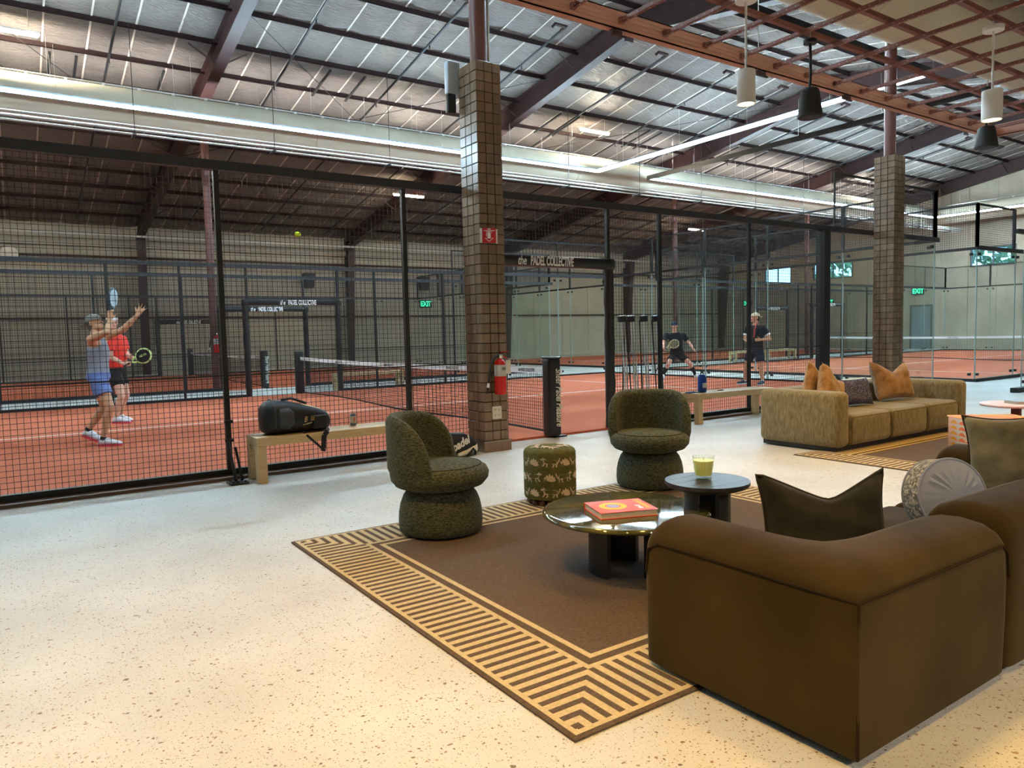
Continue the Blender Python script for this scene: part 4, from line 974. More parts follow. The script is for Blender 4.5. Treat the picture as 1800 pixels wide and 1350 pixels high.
def disc(sg):
    mb = MB(); n, k = 44, 9; vs = []
    for j in range(k+1):
        r_ = rr_*j/k
        for i in range(n):
            a_ = 2*PI*i/n; z_ = .06+.045*(1-(r_/rr_)**2.2)+.009*math.sin(a_*20)*(r_/rr_)**1.5*(1-(r_/rr_)**8)
            vs.append((max(r_, .004)*math.cos(a_), max(r_, .004)*math.sin(a_), sg*z_))
    mb.add(vs, [(j*n+i, j*n+(i+1) % n, (j+1)*n+(i+1) % n, (j+1)*n+i) for j in range(k) for i in range(n)]+[tuple(range(n))]); return mb
disc(1).build('pleated_face', M_GREYV, t); disc(-1).build('pleated_face', M_GREYV, t)
MB().lathe([(rr_, -.06), (rr_+.006, -.045), (rr_+.006, .045), (rr_, .06)], 44, cap=False).build('beaded_band', M_BRAID, t)
for z_ in (-.058, .058): MB().tube([(rr_*1.015*math.cos(2*PI*i/44), rr_*1.015*math.sin(2*PI*i/44), z_) for i in range(44)], .006, 6, True).build('piping', M_GREYV, t)
cushion('velvet_cushion', 'olive crushed velvet cushion at the right end of the brown sofa', (4.57, 1.78, .62), math.radians(-76), .25, .46, .50, .2, M_OLIVV, mat('dark_cushion_piping', S(34, 30, 20), .9), seed=9, roll=.1, pinch=.14, wr=.012)
cushion('fur_cushion', 'amber plush cushion leaning on the left arm of the olive sofa', (7.83, 4.92, .64), math.radians(8), .22, .48, .48, .18, M_AMBER, seed=2, chop=.05, pinch=.1, roll=-.55)
cushion('fur_cushion', 'second amber plush cushion tucked behind the one on the olive sofa arm', (7.82, 5.10, .66), math.radians(2), .15, .48, .48, .14, M_AMBER, seed=3, chop=.04, pinch=.1, roll=-.5)
cushion('woven_cushion', 'purple tweed lumbar cushion on the olive sofa', (8.40, 5.0, .57), math.radians(-14), .35, .56, .34, .15, M_PURP, seed=5)
cushion('fur_cushion', 'large amber plush cushion with a dipped top standing right on the olive sofa', (9.38, 5.05, .66), math.radians(-8), .3, .68, .52, .2, M_AMBER, seed=6, chop=.14, pinch=.1)

# ================================================================= TUB CHAIRS
def tub_chair(label, loc, face):
    t = thing('swivel_tub_chair', label, 'armchair', loc, face, 'green swivel tub chairs'); t.scale = (1.01, 1.01, 1.015)
    MB().lathe([(.268, .012), (.285, .03), (.29, .08), (.286, .15), (.274, .21), (.254, .262), (.226, .298), (.19, .315)], 40).build('base', M_BOUC, t)
    MB().lathe([(.19, .305), (.245, .312), (.302, .332), (.335, .370), (.342, .41), (.325, .445), (.287, .466), (.2, .478), (.05, .484)], 40).build('seat', M_BOUC, t)
    n, A = 34, math.radians(97); rings = []
    for i in range(n+1):
        th = -A+2*A*i/n; u = abs(th)/A; h = .455+.365*(max(0, 1-u**5))**.5 if u < 1 else .455
        h = .46+.36*max(0, 1-u**4.5)**.6
        ro = lambda z: .30+.055*min(1, max(0, z-.315)/.14)+.01*max(0, z-.45)
        th0 = .095*(1-.25*u); ring = []
        zz_ = [.335+(h-.05-.335)*k/7 for k in range(8)]
        prof = [(ro(z), z) for z in zz_]+[(ro(h)-.012, h-.022), (ro(h)-th0*.3, h-.004), (ro(h)-th0*.6, h-.004), (ro(h)-th0*.9, h-.025)]+[(ro(z)-th0, z) for z in zz_[::-1]]
        ang = PI+th
        rings.append([(r_*math.cos(ang), r_*math.sin(ang), z) for r_, z in prof])
    MB().loft(rings).build('backrest', M_BOUC, t, True, 70)
    MB().tube([(.287*math.cos(2*PI*i/48), .287*math.sin(2*PI*i/48), .466) for i in range(48)], .004, 5, True).build('piping', M_BOUCP, t)
    return t
tub_chair('green boucle tub chair turned sideways at the left edge of the rug', (2.425, 4.48, .011), math.radians(-44))
tub_chair('green boucle tub chair facing the viewer beside the black side table', (4.60, 4.62, .011), math.radians(-132))

# ================================================================= OTTOMAN WITH ANIMAL PRINT
t = thing('print_ottoman', 'drum ottoman in moss green with cream leopard and leaf print', 'ottoman', (3.54, 4.68, .011), math.radians(-128)); t.scale = (1.15, 1.15, 1.04)
OR = .183
MB().lathe([(.15, .048), (.178, .052), (OR, .07), (OR, .40), (OR-.008, .418), (OR-.03, .432), (OR-.1, .442), (.02, .446)], 48).build('drum', M_OTT, t)
for i in range(16):
    a_ = 2*PI*i/16; MB().ell((.14*math.cos(a_), .14*math.sin(a_), .026), (.026, 0, 0), (0, .026, 0), (0, 0, .026), 10, 6).build('bead_foot', M_WOODB, t)
LEOP = [(-.075, .0), (-.07, .028), (-.05, .034), (-.01, .03), (.03, .034), (.05, .05), (.058, .062), (.066, .05), (.082, .046), (.088, .036), (.078, .028), (.06, .022), (.056, .0), (.06, -.02), (.072, -.034), (.066, -.04), (.05, -.03), (.042, -.01), (.03, -.012), (.03, -.034), (.04, -.046), (.03, -.048), (.018, -.036), (.014, -.008), (-.02, -.01), (-.036, -.02), (-.03, -.04), (-.02, -.05), (-.034, -.05), (-.046, -.034), (-.05, -.014), (-.062, -.026), (-.062, -.046), (-.074, -.048), (-.074, -.024), (-.08, -.01), (-.098, .012), (-.106, .04), (-.098, .05), (-.09, .03)]
def wrap(poly, ca, cz, flip, sc, top=OR+.0015):
    vs = [(ca+(-x if flip else x)*sc/OR, cz+y*sc) for x, y in poly]
    return [(top*math.cos(a_), top*math.sin(a_), z) for a_, z in vs]
lp = MB(); lf = MB()
def earclip(mb, pts3, poly):
    from mathutils.geometry import tessellate_polygon
    tr = tessellate_polygon([[Vector((x, y, 0)) for x, y in poly]]); mb.add(pts3, [tuple(f) for f in tr])
k = 0
for row, cz in enumerate((.11, .225, .34)):
    for i in range(5):
        ca = (i+.5*(row % 2))*2*PI/5
        earclip(lp, wrap(LEOP, ca+.0, cz, (i+row) % 2 == 0, .72), LEOP)
        ca2 = ca+PI/5; zc = cz+.03
        for q_ in range(-3, 4):
            an = q_*.42; L_ = .075-.006*abs(q_); wd = .012
            poly = [(0, -.02)]+[(math.sin(an)*L_*s+math.cos(an)*wd*w2, -.02+math.cos(an)*L_*s-math.sin(an)*wd*w2) for s, w2 in ((.35, .8), (.65, 1), (.85, .6))]+[(math.sin(an)*L_, -.02+math.cos(an)*L_)]+[(math.sin(an)*L_*s-math.cos(an)*wd*w2, -.02+math.cos(an)*L_*s+math.sin(an)*wd*w2) for s, w2 in ((.85, .6), (.65, 1), (.35, .8))]
            if True: earclip(lf, wrap(poly, ca2, zc-.04, False, .8, OR+.001+.0004*q_), poly)
tag(lp.build('leopard_motif', M_MOTIF, t, smooth=False), kind='stuff'); tag(lf.build('leaf_motif', M_LEAF, t, smooth=False), kind='stuff')
tp = MB()
for i in range(5):
    ca = i*2*PI/5
    pts = [((.1*math.cos(ca))+(x*.7*math.cos(ca+1)-y*.7*math.sin(ca+1)), (.1*math.sin(ca))+(x*.7*math.sin(ca+1)+y*.7*math.cos(ca+1)), 0) for x, y in LEOP]
    earclip(tp, [(x, y, (.4475 if math.hypot(x, y) < .09 else .4475-(math.hypot(x, y)-.09)*.18) if math.hypot(x, y) < .15 else .437-(math.hypot(x, y)-.15)*.55) for x, y, z in pts], LEOP)
tag(tp.build('leopard_motif', M_MOTIF, t, smooth=False), kind='stuff')

# ================================================================= TABLES
TC = (2.845, 3.06)
t = thing('coffee_table', 'low round coffee table with glossy dark green stone top', 'coffee table', (TC[0], TC[1], .011))
MB().lathe([(.40, .318), (.455, .322), (.474, .334), (.474, .342), (.462, .352), (.44, .3535), (.02, .3535)], 64).build('stone_top', M_MARB, t, True, 60)
def arcleg(mb, rc, a0, half, th, z0, z1):
    pts = []; n = 8
    for i in range(n+1): a_ = a0-half+2*half*i/n; pts.append((rc*math.cos(a_), rc*math.sin(a_)))
    for i in range(n, -1, -1): a_ = a0-half+2*half*i/n; pts.append(((rc-th)*math.cos(a_), (rc-th)*math.sin(a_)))
    m2 = MB(); m2.prism(pts, z0, z1); return m2
for a_ in (172, 292, 52): arcleg(None, .21, math.radians(a_), math.radians(27), .045, 0, .319).build('leg', M_BLKW, t)
SCn = (3.235, 2.795)
t = thing('side_table', 'black wooden round side table with plank top', 'side table', (SCn[0], SCn[1], .011)); rS = .236
for i in range(5):
    y0 = -rS+i*2*rS/5+.001; y1 = -rS+(i+1)*2*rS/5-.001
    pts = []
    for k_ in range(9): y = y0+(y1-y0)*k_/8; pts.append((math.sqrt(max(0, rS*rS-y*y)), y))
    for k_ in range(8, -1, -1): y = y0+(y1-y0)*k_/8; pts.append((-math.sqrt(max(1e-5, rS*rS-y*y)), y))
    MB().prism(pts, .488, .508).build('top_plank', M_BLKW, t, smooth=False)
MB().lathe([(.02, .462), (.19, .464), (.226, .478), (.233, .488)], 48).build('top_underside', M_BLKW, t)
for a_ in (160, 280, 40): arcleg(None, .13, math.radians(a_), math.radians(30), .04, 0, .464).build('leg', M_BLKW, t)
# candle in a glass tumbler
t = thing('candle_glass', 'lime green candle in a clear glass on the black side table', 'candle', (3.262, 2.845, .5195)); t.scale = (1.12, 1.12, 1.18)
MB().lathe([(.0, .0), (.040, .0), (.042, .004), (.055, .108), (.0525, .108), (.040, .016), (.0, .016)], 32, cap=False).build('glass', M_CGLASS, t)
MB().lathe([(.0, .0165), (.0393, .0165), (.0505, .088), (.0, .088)], 32, cap=False).build('wax', M_WAX, t); MB().cyl((0, 0, .088), (.002, 0, .1), .0012, 5).build('wick', M_RUBB, t)
g_ = MB()
for i in range(22):
    a_ = 2*PI*i/22; g_.cyl((.0425*math.cos(a_), .0425*math.sin(a_), .012), (.0555*math.cos(a_), .0555*math.sin(a_), .106), .0011, 4)
g_.build('glass_rib', M_CGLASS, t)
# book
bx = Vector((2.924-2.614, 2.856-2.973, 0)); t = thing('art_book', 'coral red book with yellow ring on the stone coffee table', 'book', (2.775, 3.02, .365), math.atan2(-.117, .31))
bw, bd, bh = .335, .272, .036
MB().rbox(-bw/2, bw/2, -bd/2, bd/2, .0, .003, .001, 1).rbox(-bw/2, bw/2, -bd/2, bd/2, bh-.003, bh, .001, 1).box(-bw/2, bw/2, bd/2-.003, bd/2, 0, bh).build('cover', M_BOOKR, t)
MB().box(-bw/2+.006, bw/2-.006, -bd/2+.006, bd/2-.003, .003, bh-.003).build('page_block', M_PAGE, t, smooth=False)
def ringp(r0, r1, n=40):
    mb = MB(); vs = [(-.045+r0*math.cos(2*PI*i/n), r0*math.sin(2*PI*i/n), bh+.0006) for i in range(n)]+[(-.045+r1*math.cos(2*PI*i/n), r1*math.sin(2*PI*i/n), bh+.0006) for i in range(n)]
    return mb.add(vs, [(i, (i+1) % n, n+(i+1) % n, n+i) for i in range(n)])
ringp(.045, .078).build('yellow_ring', M_YEL, t, smooth=False); ringp(.0, .036).build('blue_disc', M_BLUP, t, smooth=False)
text('lettering', 'IS RAMVAS', .046, M_YEL, t, frame((.128, .0, bh+.0008), (0, -1, 0), (1, 0, 0)), .95, 0, .001, .0003); text('lettering', 'SYVIS', .036, M_WHITEL, t, frame((.088, -.055, bh+.0008), (0, -1, 0), (1, 0, 0)), .95, 0, .001, .0003)
# upholstered pouf, pink table and its book at the right edge
def pouf_mat():
    m = mat('pouf_print', S(226, 150, 120), .85, spec=.1); n, L, b = nodes_of(m)
    tc = n.new('ShaderNodeTexCoord'); sp = n.new('ShaderNodeSeparateXYZ'); L.new(tc.outputs['Object'], sp.inputs[0])
    def M2(op, a_, b_=None):
        x = n.new('ShaderNodeMath'); x.operation = op
        for i, v in enumerate((a_, b_)):
            if v is None: continue
            if isinstance(v, (int, float)): x.inputs[i].default_value = v
            else: L.new(v, x.inputs[i])
        return x.outputs[0]
    s = M2('ADD', sp.outputs[0], M2('MULTIPLY', sp.outputs[1], .9))
    lens = M2('ABSOLUTE', M2('SINE', M2('MULTIPLY', s, 22.0)))
    fr = M2('FRACT', M2('MULTIPLY', sp.outputs[2], 17.0))
    mask = M2('LESS_THAN', fr, M2('MULTIPLY', lens, .62))
    r1 = n.new('ShaderNodeValToRGB'); e = r1.color_ramp.elements; e[0].color = (*S(206, 92, 110), 1); e[1].color = (*S(150, 150, 150), 1)
    x = e.new(.3); x.color = (*S(228, 120, 76), 1); x = e.new(.6); x.color = (*S(214, 160, 60), 1)
    L.new(M2('FRACT', M2('MULTIPLY', s, 2.1)), r1.inputs[0])
    r2 = n.new('ShaderNodeValToRGB'); e = r2.color_ramp.elements; e[0].color = (*S(240, 206, 150), 1); e[1].color = (*S(236, 150, 120), 1); x = e.new(.5); x.color = (*S(196, 194, 186), 1)
    L.new(M2('FRACT', M2('MULTIPLY', s, 1.7)), r2.inputs[0])
    mx = n.new('ShaderNodeMix'); mx.data_type = 'RGBA'; L.new(mask, mx.inputs['Factor']); L.new(r2.outputs[0], mx.inputs['A']); L.new(r1.outputs[0], mx.inputs['B']); L.new(mx.outputs['Result'], b.inputs['Base Color'])
    return m
t = thing('patterned_pouf', 'square pouf in pink, orange and yellow wave print behind the brown sofa', 'pouf', (8.46, 3.46, .012), math.radians(-38))
MB().rbox(-.34, .34, -.28, .28, .0, .37, .035, 4).build('cover', pouf_mat(), t)
MB().tube([(-.33, -.275, .36), (.33, -.275, .36), (.335, .275, .36), (-.335, .275, .36)], .009, 6, True).build('piping', mat('peach_piping', S(236, 180, 140), .8), t); MB().tube([(.02, -.283, .02), (.02, -.284, .2), (.02, -.283, .35)], .006, 6).build('seam', mat('peach_piping', S(236, 180, 140), .8), t)
t = thing('pink_side_table', 'pale pink round table at the right edge of the picture', 'side table', (9.2, 3.55, .012)); MB().lathe([(.02, .43), (.34, .43), (.35, .44), (.35, .452), (.34, .458), (.02, .458)], 48).build('top', M_PINK, t); MB().lathe([(.2, 0), (.2, .02), (.05, .05), (.05, .43)], 24).build('pedestal', mat('maroon_pedestal', S(110, 50, 46), .5), t)
t = thing('pale_book', 'blue and white book on the pink table at the right edge', 'book', (9.22, 3.5, .4705), math.radians(-30)); MB().rbox(-.14, .14, -.1, .1, 0, .004, .001, 1).rbox(-.14, .14, -.1, .1, .026, .03, .001, 1).build('cover', mat('pale_blue_cover', S(150, 170, 196), .5), t); B(-.135, .135, -.095, .097, .004, .026).build('page_block', M_PAGE, t, smooth=False)

# ================================================================= BENCHES
def bench(label, x0, y0, L_, D_=.38, H_=.44, rz=0):
    t = thing('oak_bench', label, 'bench', (x0, y0, 0), rz, 'pale oak benches'); T = .085; l = .09
    MB().rbox(0, L_, 0, D_, H_-T, H_, .004, 1).build('seat_slab', M_OAK, t)
    for x in (0, L_-l):
        for y in (0, D_-l): MB().rbox(x, x+l, y, y+l, 0, H_-T+.001, .004, 1).build('leg', M_OAK, t)
    for x in (0, L_-l): B(x+.01, x+l-.01, l, D_-l, H_-T-.05, H_-T).build('end_rail', M_OAK, t, smooth=False)
    return t
bench('pale oak bench with a black bag on it left of the green chair', 1.885, 7.085, 1.85)
bench('pale oak bench with a blue bottle by the olive sofa', 8.16, 7.20, 1.62, rz=-.06)
bench('pale oak bench partly hidden behind the olive sofa back', 10.9, 6.95, 1.7)
bench('distant pale bench beyond the far gate of the near court', 6.95, 18.2, 1.9)
bench('distant pale bench between the glass courts, left of its twin', 24.1, 19.3, 1.9, rz=0); bench('distant pale bench between the glass courts, right of its twin', 26.2, 19.3, 1.9)
t = thing('headphones', 'dark looped headphones lying on the bench behind the olive sofa', 'headphones', (11.38, 7.05, .441)); MB().tube([(.09*math.cos(a_), .03, .05+.06*math.sin(a_)) for a_ in [PI*k/10 for k in range(11)]], .009, 6).build('headband', M_BLACK, t)
for x in (-.09, .09): MB().cyl((x-.02, .03, .045), (x+.02, .03, .045), .04, 14).build('ear_cup', M_BAGG, t)

# racket bags
def ringX(x, cy, z0, z1, hw, n=20, p=2.6):
    cz, hz = (z0+z1)/2, (z1-z0)/2; out = []
    for i in range(n):
        a_ = 2*PI*i/n; c_, s_ = math.cos(a_), math.sin(a_)
        out.append((x, cy+hw*math.copysign(abs(c_)**(2/p), c_), cz+hz*math.copysign(abs(s_)**(2/p), s_)))
    return out
t = thing('racket_bag', 'black padded racket bag with gold signature lying on the near oak bench', 'bag', (1.98, 7.28, .44)); 
MB().loft([ringX(x, 0, a_, b_, w_) for x, a_, b_, w_ in ((.0, .1, .2, .06), (.012, .03, .28, .13), (.05, .004, .325, .165), (.12, .0, .338, .175), (.25, .0, .325, .17), (.4, .0, .285, .155), (.55, .0, .235, .14), (.63, .004, .205, .125), (.665, .03, .17, .1), (.68, .07, .13, .05))]).build('body', M_BAG, t, True, 60)
MB().tube([(.1, .178*math.cos(a_), .17+.172*math.sin(a_)) for a_ in [2*PI*k/24 for k in range(24)]], .009, 6, True).build('zip_rim', M_BAGG, t)
MB().loft([ringX(x, -.02, a_, b_, w_) for x, a_, b_, w_ in ((.13, .05, .26, .165), (.15, .03, .29, .178), (.24, .03, .29, .178), (.28, .06, .25, .165))]).build('end_pocket', M_BAGG, t, True, 60)
MB().rbox(.47, .62, -.165, -.12, .03, .17, .02, 3).build('small_pocket', M_BAG, t)
MB().tube([(.2, -.02, .335), (.3, -.03, .345), (.45, -.02, .285)], .013, 6).build('grab_handle', M_BAG, t)
MB().add([(.38, -.09, .283), (.58, -.08, .225), (.58, -.06, .23), (.38, -.07, .29)], [(0, 1, 2, 3)]).build('gold_stripe', M_GOLD, t, smooth=False)
text('lettering', 'B  la', .075, M_GOLD, t, frame((.42, -.176, .14), (1, .06, .12), (-.1, .1, 1)), .8, .5, .0, .001)
MB().tube([(.36, -.178, .085), (.42, -.176, .1), (.45, -.175, .102), (.40, -.177, .088), (.46, -.174, .104)], .0022, 5).build('signature_stroke', M_GOLD, t)
def strap(pts, w_, nm):
    mb = MB(); n = len(pts)
    for i in range(n-1):
        p, q = Vector(pts[i]), Vector(pts[i+1]); s_ = (q-p).cross(Vector((0, 1, 0))).normalized()*w_/2; d_ = Vector((0, .006, 0))
        mb.add([p-s_, p+s_, q+s_, q-s_, p-s_+d_, p+s_+d_, q+s_+d_, q-s_+d_], [(0, 1, 2, 3), (7, 6, 5, 4), (0, 4, 5, 1), (1, 5, 6, 2), (2, 6, 7, 3), (3, 7, 4, 0)])
    return mb.build(nm, M_BAG, t, smooth=False)
strap([(.36, -.175, .02), (.4, -.205, -.03), (.46, -.21, -.09), (.535, -.21, -.165)], .022, 'shoulder_strap')
strap([(.64, -.12, .03), (.60, -.2, .008), (.562, -.212, -.03), (.55, -.214, -.1), (.548, -.212, -.165), (.54, -.21, -.19)], .05, 'shoulder_strap')
t = thing('racket_bag', 'black and white bag with the word padel on the floor behind the left green chair', 'bag', (3.72, 7.22, 0.0)); 
MB().loft([ringX(x, 0, a_, b_, w_) for x, a_, b_, w_ in ((.0, .02, .22, .1), (.05, .0, .27, .13), (.3, .0, .275, .14), (.48, .0, .262, .14), (.58, .0, .22, .13), (.64, .005, .16, .115), (.665, .03, .12, .08))]).build('body', M_BAG, t, True, 60)
MB().loft([ringX(x, -.004, a_, b_, w_) for x, a_, b_, w_ in ((.36, .0, .05, .142), (.47, .0, .1, .144), (.56, .0, .15, .137), (.62, .004, .17, .122), (.655, .02, .13, .09))]).build('white_panel', M_WHITE, t, True, 60)
text('lettering', 'padel', .135, M_WHITEL, t, frame((.39, -.147, .155), (1, 0, .42), (-.35, 0, 1)), .8, .3, .004, .002)
MB().tube([(.47, -.149, .0), (.52, -.15, .05), (.55, -.148, .085), (.58, -.143, .05), (.575, -.14, 0.01)], .014, 6).build('black_stripe', M_BAG, t)
# drinks can, bottle, small things on the benches
t = thing('drinks_can', 'blue and white drinks can standing on the near oak bench', 'can', (2.965, 7.36, .44)); MB().lathe([(.024, 0), (.032, .006), (.033, .012), (.033, .112), (.027, .122), (.0265, .125)], 24).build('can_body', M_CAN, t); MB().lathe([(.0334, .03), (.0336, .032), (.0336, .1), (.0334, .102)], 24, cap=False).build('white_label', M_WHITE, t); MB().lathe([(.0, .121), (.025, .121), (.026, .124), (.024, .126)], 20).build('lid', M_CHROME, t)
text('lettering', 'ZERO', .022, M_SOLE, t, frame((.0, -.0345, .066), (0, 0, -1), (1, 0, 0)), .9, 0, .001, .0005)
t = thing('water_bottle', 'blue insulated water bottle with a pale label on the second oak bench', 'bottle', (8.42, 7.36, .44)); MB().lathe([(.05, .004), (.062, .01), (.064, .02), (.064, .22), (.055, .24), (.05, .243)], 28).build('body', M_BLUEB, t); MB().lathe([(.05, .243), (.05, .26), (.044, .264)], 24).build('lid', M_BLUEB, t)
MB().tube([(-.03, 0, .26), (-.025, 0, .285), (.025, 0, .285), (.03, 0, .26)], .007, 6).build('carry_loop', M_BLACK, t)
lb = MB(); 
for i in range(8):
    a0_, a1_ = -PI/2-.75+1.4*i/8, -PI/2-.75+1.4*(i+1)/8; lb.add([(.0648*math.cos(a_), .0648*math.sin(a_), z) for a_, z in ((a0_, .07), (a1_, .07), (a1_, .14), (a0_, .14))], [(0, 1, 2, 3)])
lb.build('paper_label', M_WHITE, t)
t = thing('blue_phone', 'flat blue phone case lying beside the blue bottle on the bench', 'phone', (8.255, 7.42, .44), .2); MB().rbox(-.1, .1, -.05, .05, 0, .014, .005, 2).build('case', M_BLUEB, t); B(-.085, .085, -.04, .04, .0135, .0146).build('screen', mat('navy_screen', S(30, 50, 110), .2), t, smooth=False)
t = thing('folded_glasses', 'small dark folded glasses on the middle of the second oak bench', 'glasses', (8.83, 7.36, .44)); MB().tube([(-.05, 0, .008), (0, -.02, .012), (.05, 0, .008)], .005, 6).build('frame_bar', M_BLACK, t); MB().rbox(-.055, .055, -.02, .02, 0, .01, .004, 1).build('lens', M_BAGG, t)

# ball pick-up tubes leaning on the fence
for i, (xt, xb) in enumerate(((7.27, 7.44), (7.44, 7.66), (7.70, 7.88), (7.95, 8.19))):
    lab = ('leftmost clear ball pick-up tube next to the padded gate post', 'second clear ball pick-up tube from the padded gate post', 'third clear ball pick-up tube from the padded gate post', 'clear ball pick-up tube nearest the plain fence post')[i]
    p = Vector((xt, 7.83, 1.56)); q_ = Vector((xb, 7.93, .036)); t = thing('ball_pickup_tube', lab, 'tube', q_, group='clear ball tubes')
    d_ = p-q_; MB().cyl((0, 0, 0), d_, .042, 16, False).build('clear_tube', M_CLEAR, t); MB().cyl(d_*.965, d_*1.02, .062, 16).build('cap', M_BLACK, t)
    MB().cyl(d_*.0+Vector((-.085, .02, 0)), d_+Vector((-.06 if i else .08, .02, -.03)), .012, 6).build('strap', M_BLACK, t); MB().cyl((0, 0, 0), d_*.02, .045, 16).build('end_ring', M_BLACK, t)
    for sx, rw in ((-.032, .013), (.02, .011)): MB().cyl(Vector((sx, -.03, 0)), d_*.96+Vector((sx, -.03, 0)), rw, 6).build('highlight_strip', mat('painted_highlight', S(232, 238, 240), .15), t)  # white strips stand in for the highlights along the clear tube
# ball in the air
t = MB().ell((0, 0, 0), (.045, 0, 0), (0, .0335, 0), (0, 0, .0335), 18, 12).build('padel_ball', M_BALL); t.location = (3.16, 9.48, 2.72); tag(t, 'yellow ball in flight above the net', 'ball')

# ================================================================= PEOPLE
def V(p): return Vector(p)
def mixp(a, b, t): return V(a)+(V(b)-V(a))*t
def oring(c, sx, sy, n=14):    # elliptical ring from two half-axis vectors
    return [c+sx*math.cos(2*PI*k/n)+sy*math.sin(2*PI*k/n) for k in range(n)]
def torso_rings(J, k=1.0, top=True, add=0.0, tank=False):
    up = (V(J['neck'])-V(J['pelvis'])).normalized()
    sh = (V(J['sr'])-V(J['sl'])); sh = (sh-up*sh.dot(up)).normalized()
    hp = (V(J['hipr'])-V(J['hipl'])); hp = (hp-up*hp.dot(up)).normalized()
    out = []
    P, N = V(J['pelvis']), V(J['neck']); Cc = V(J['chest'])
    spine = lambda t: P*(1-t)*(1-t)+ (Cc*2-(P+N)*.5)*2*t*(1-t)*.5*2*.5 + N*t*t if False else (P+(Cc-P)*(t/.58) if t < .58 else Cc+(N-Cc)*((t-.58)/.42))
    for t, a, b in ((-.10, .12, .10), (-.02, .165, .125), (.1, .165, .12), (.28, .148, .108), (.45, .155, .112), (.62, .17, .118), (.78, .178, .11), (.9, .155, .09), (.98, .085, .07), (1.06, .06, .06)):
        if not top and t > .8: continue
        if tank and t > .72: a *= (.62 if t < .95 else .9)
        w_ = max(0, min(1, t)); s_ = (hp*(1-w_)+sh*w_).normalized(); f_ = up.cross(s_).normalized()
        out.append(oring(spine(t), s_*(a*k+add), f_*(b*k+add)))
    return out
def hand(mb, wrist, tip_dir, side, curl=0.0, spread=.35, palm_n=None, sc=1.0):
    """palm, four fingers, thumb; tip_dir along the hand, side towards the thumb"""
    w_ = V(wrist); d = V(tip_dir).normalized(); s_ = V(side); s_ = (s_-d*s_.dot(d)).normalized(); n_ = d.cross(s_).normalized()
    mb.loft([oring(w_, s_*.026*sc, n_*.019*sc, 10), oring(w_+d*.03*sc, s_*.037*sc, n_*.018*sc, 10), oring(w_+d*.075*sc, s_*.043*sc, n_*.015*sc, 10), oring(w_+d*.095*sc, s_*.040*sc, n_*.012*sc, 10)])
    for i, (o_, L_) in enumerate(((.031, .074), (.011, .083), (-.011, .077), (-.031, .061))):
        b_ = w_+d*.088*sc+s_*o_*sc; f = (d+s_*(o_/.03)*spread*.5).normalized()
        p1 = b_+f*L_*.45*sc; f2 = (f*math.cos(curl)+n_*math.sin(curl)).normalized(); p2 = p1+f2*L_*.32*sc; f3 = (f*math.cos(curl*1.9)+n_*math.sin(curl*1.9)).normalized(); p3 = p2+f3*L_*.25*sc
        mb.capsule(b_-f*.01, p1, .0098*sc, .0092*sc, 8); mb.capsule(p1, p2, .0092*sc, .0085*sc, 8); mb.capsule(p2, p3, .0085*sc, .0075*sc, 8)
    b_ = w_+d*.03*sc+s_*.03*sc; f = (d*.7+s_*.75+n_*.3*math.sin(curl)).normalized(); p1 = b_+f*.04*sc; f2 = (f+d*.5+n_*math.sin(curl)*.6).normalized()
    mb.capsule(b_, p1, .0125*sc, .0108*sc, 8); mb.capsule(p1, p1+f2*.032*sc, .0105*sc, .0085*sc, 8)
def shoe(t, ankle, heel, toe, m, msole, w_=.047):
    h, e, a = V(heel), V(toe), V(ankle); d = (e-h); L_ = d.length; d.normalize(); s_ = d.cross(Vector((0, 0, 1))).normalized(); u = s_.cross(d).normalized()
    if u.z < 0: u = -u
    L_ = max(L_, .25); R_ = []; rs = []
    for t_, ww, hh in ((-.06, .02, .03), (-.03, .034, .06), (.06, .042, .088), (.2, .044, .105), (.36, .045, .098), (.5, .048, .078), (.68, .053, .062), (.84, .050, .05), (.95, .036, .036), (1.0, .014, .02)):
        c_ = h+d*(t_*L_)+u*(.018+hh/2*.9); R_.append(oring(c_, s_*ww*.98, u*hh*.5, 14)); 
    o = MB().loft(R_).build('shoe', m, t, True, 70)
    for t_, ww in ((-.065, .024), (-.02, .04), (.1, .047), (.4, .05), (.68, .056), (.88, .05), (1.01, .02)): c_ = h+d*(t_*L_)+u*.012; rs.append([c_-s_*ww-u*.014, c_+s_*ww-u*.014, c_+s_*ww+u*.012, c_-s_*ww+u*.012])
    MB().loft(rs).build('sole', msole, o, True, 40)
    if hasattr(m, 'name') and w_ > .05: pass
    lc = MB()
    for k in range(4): c_ = h+d*(L_*(.38+.07*k))+u*(.105-.012*k); lc.cyl(c_-s_*.022, c_+s_*.022, .004, 5)
    lc.build('laces', M_WHITEL, o)
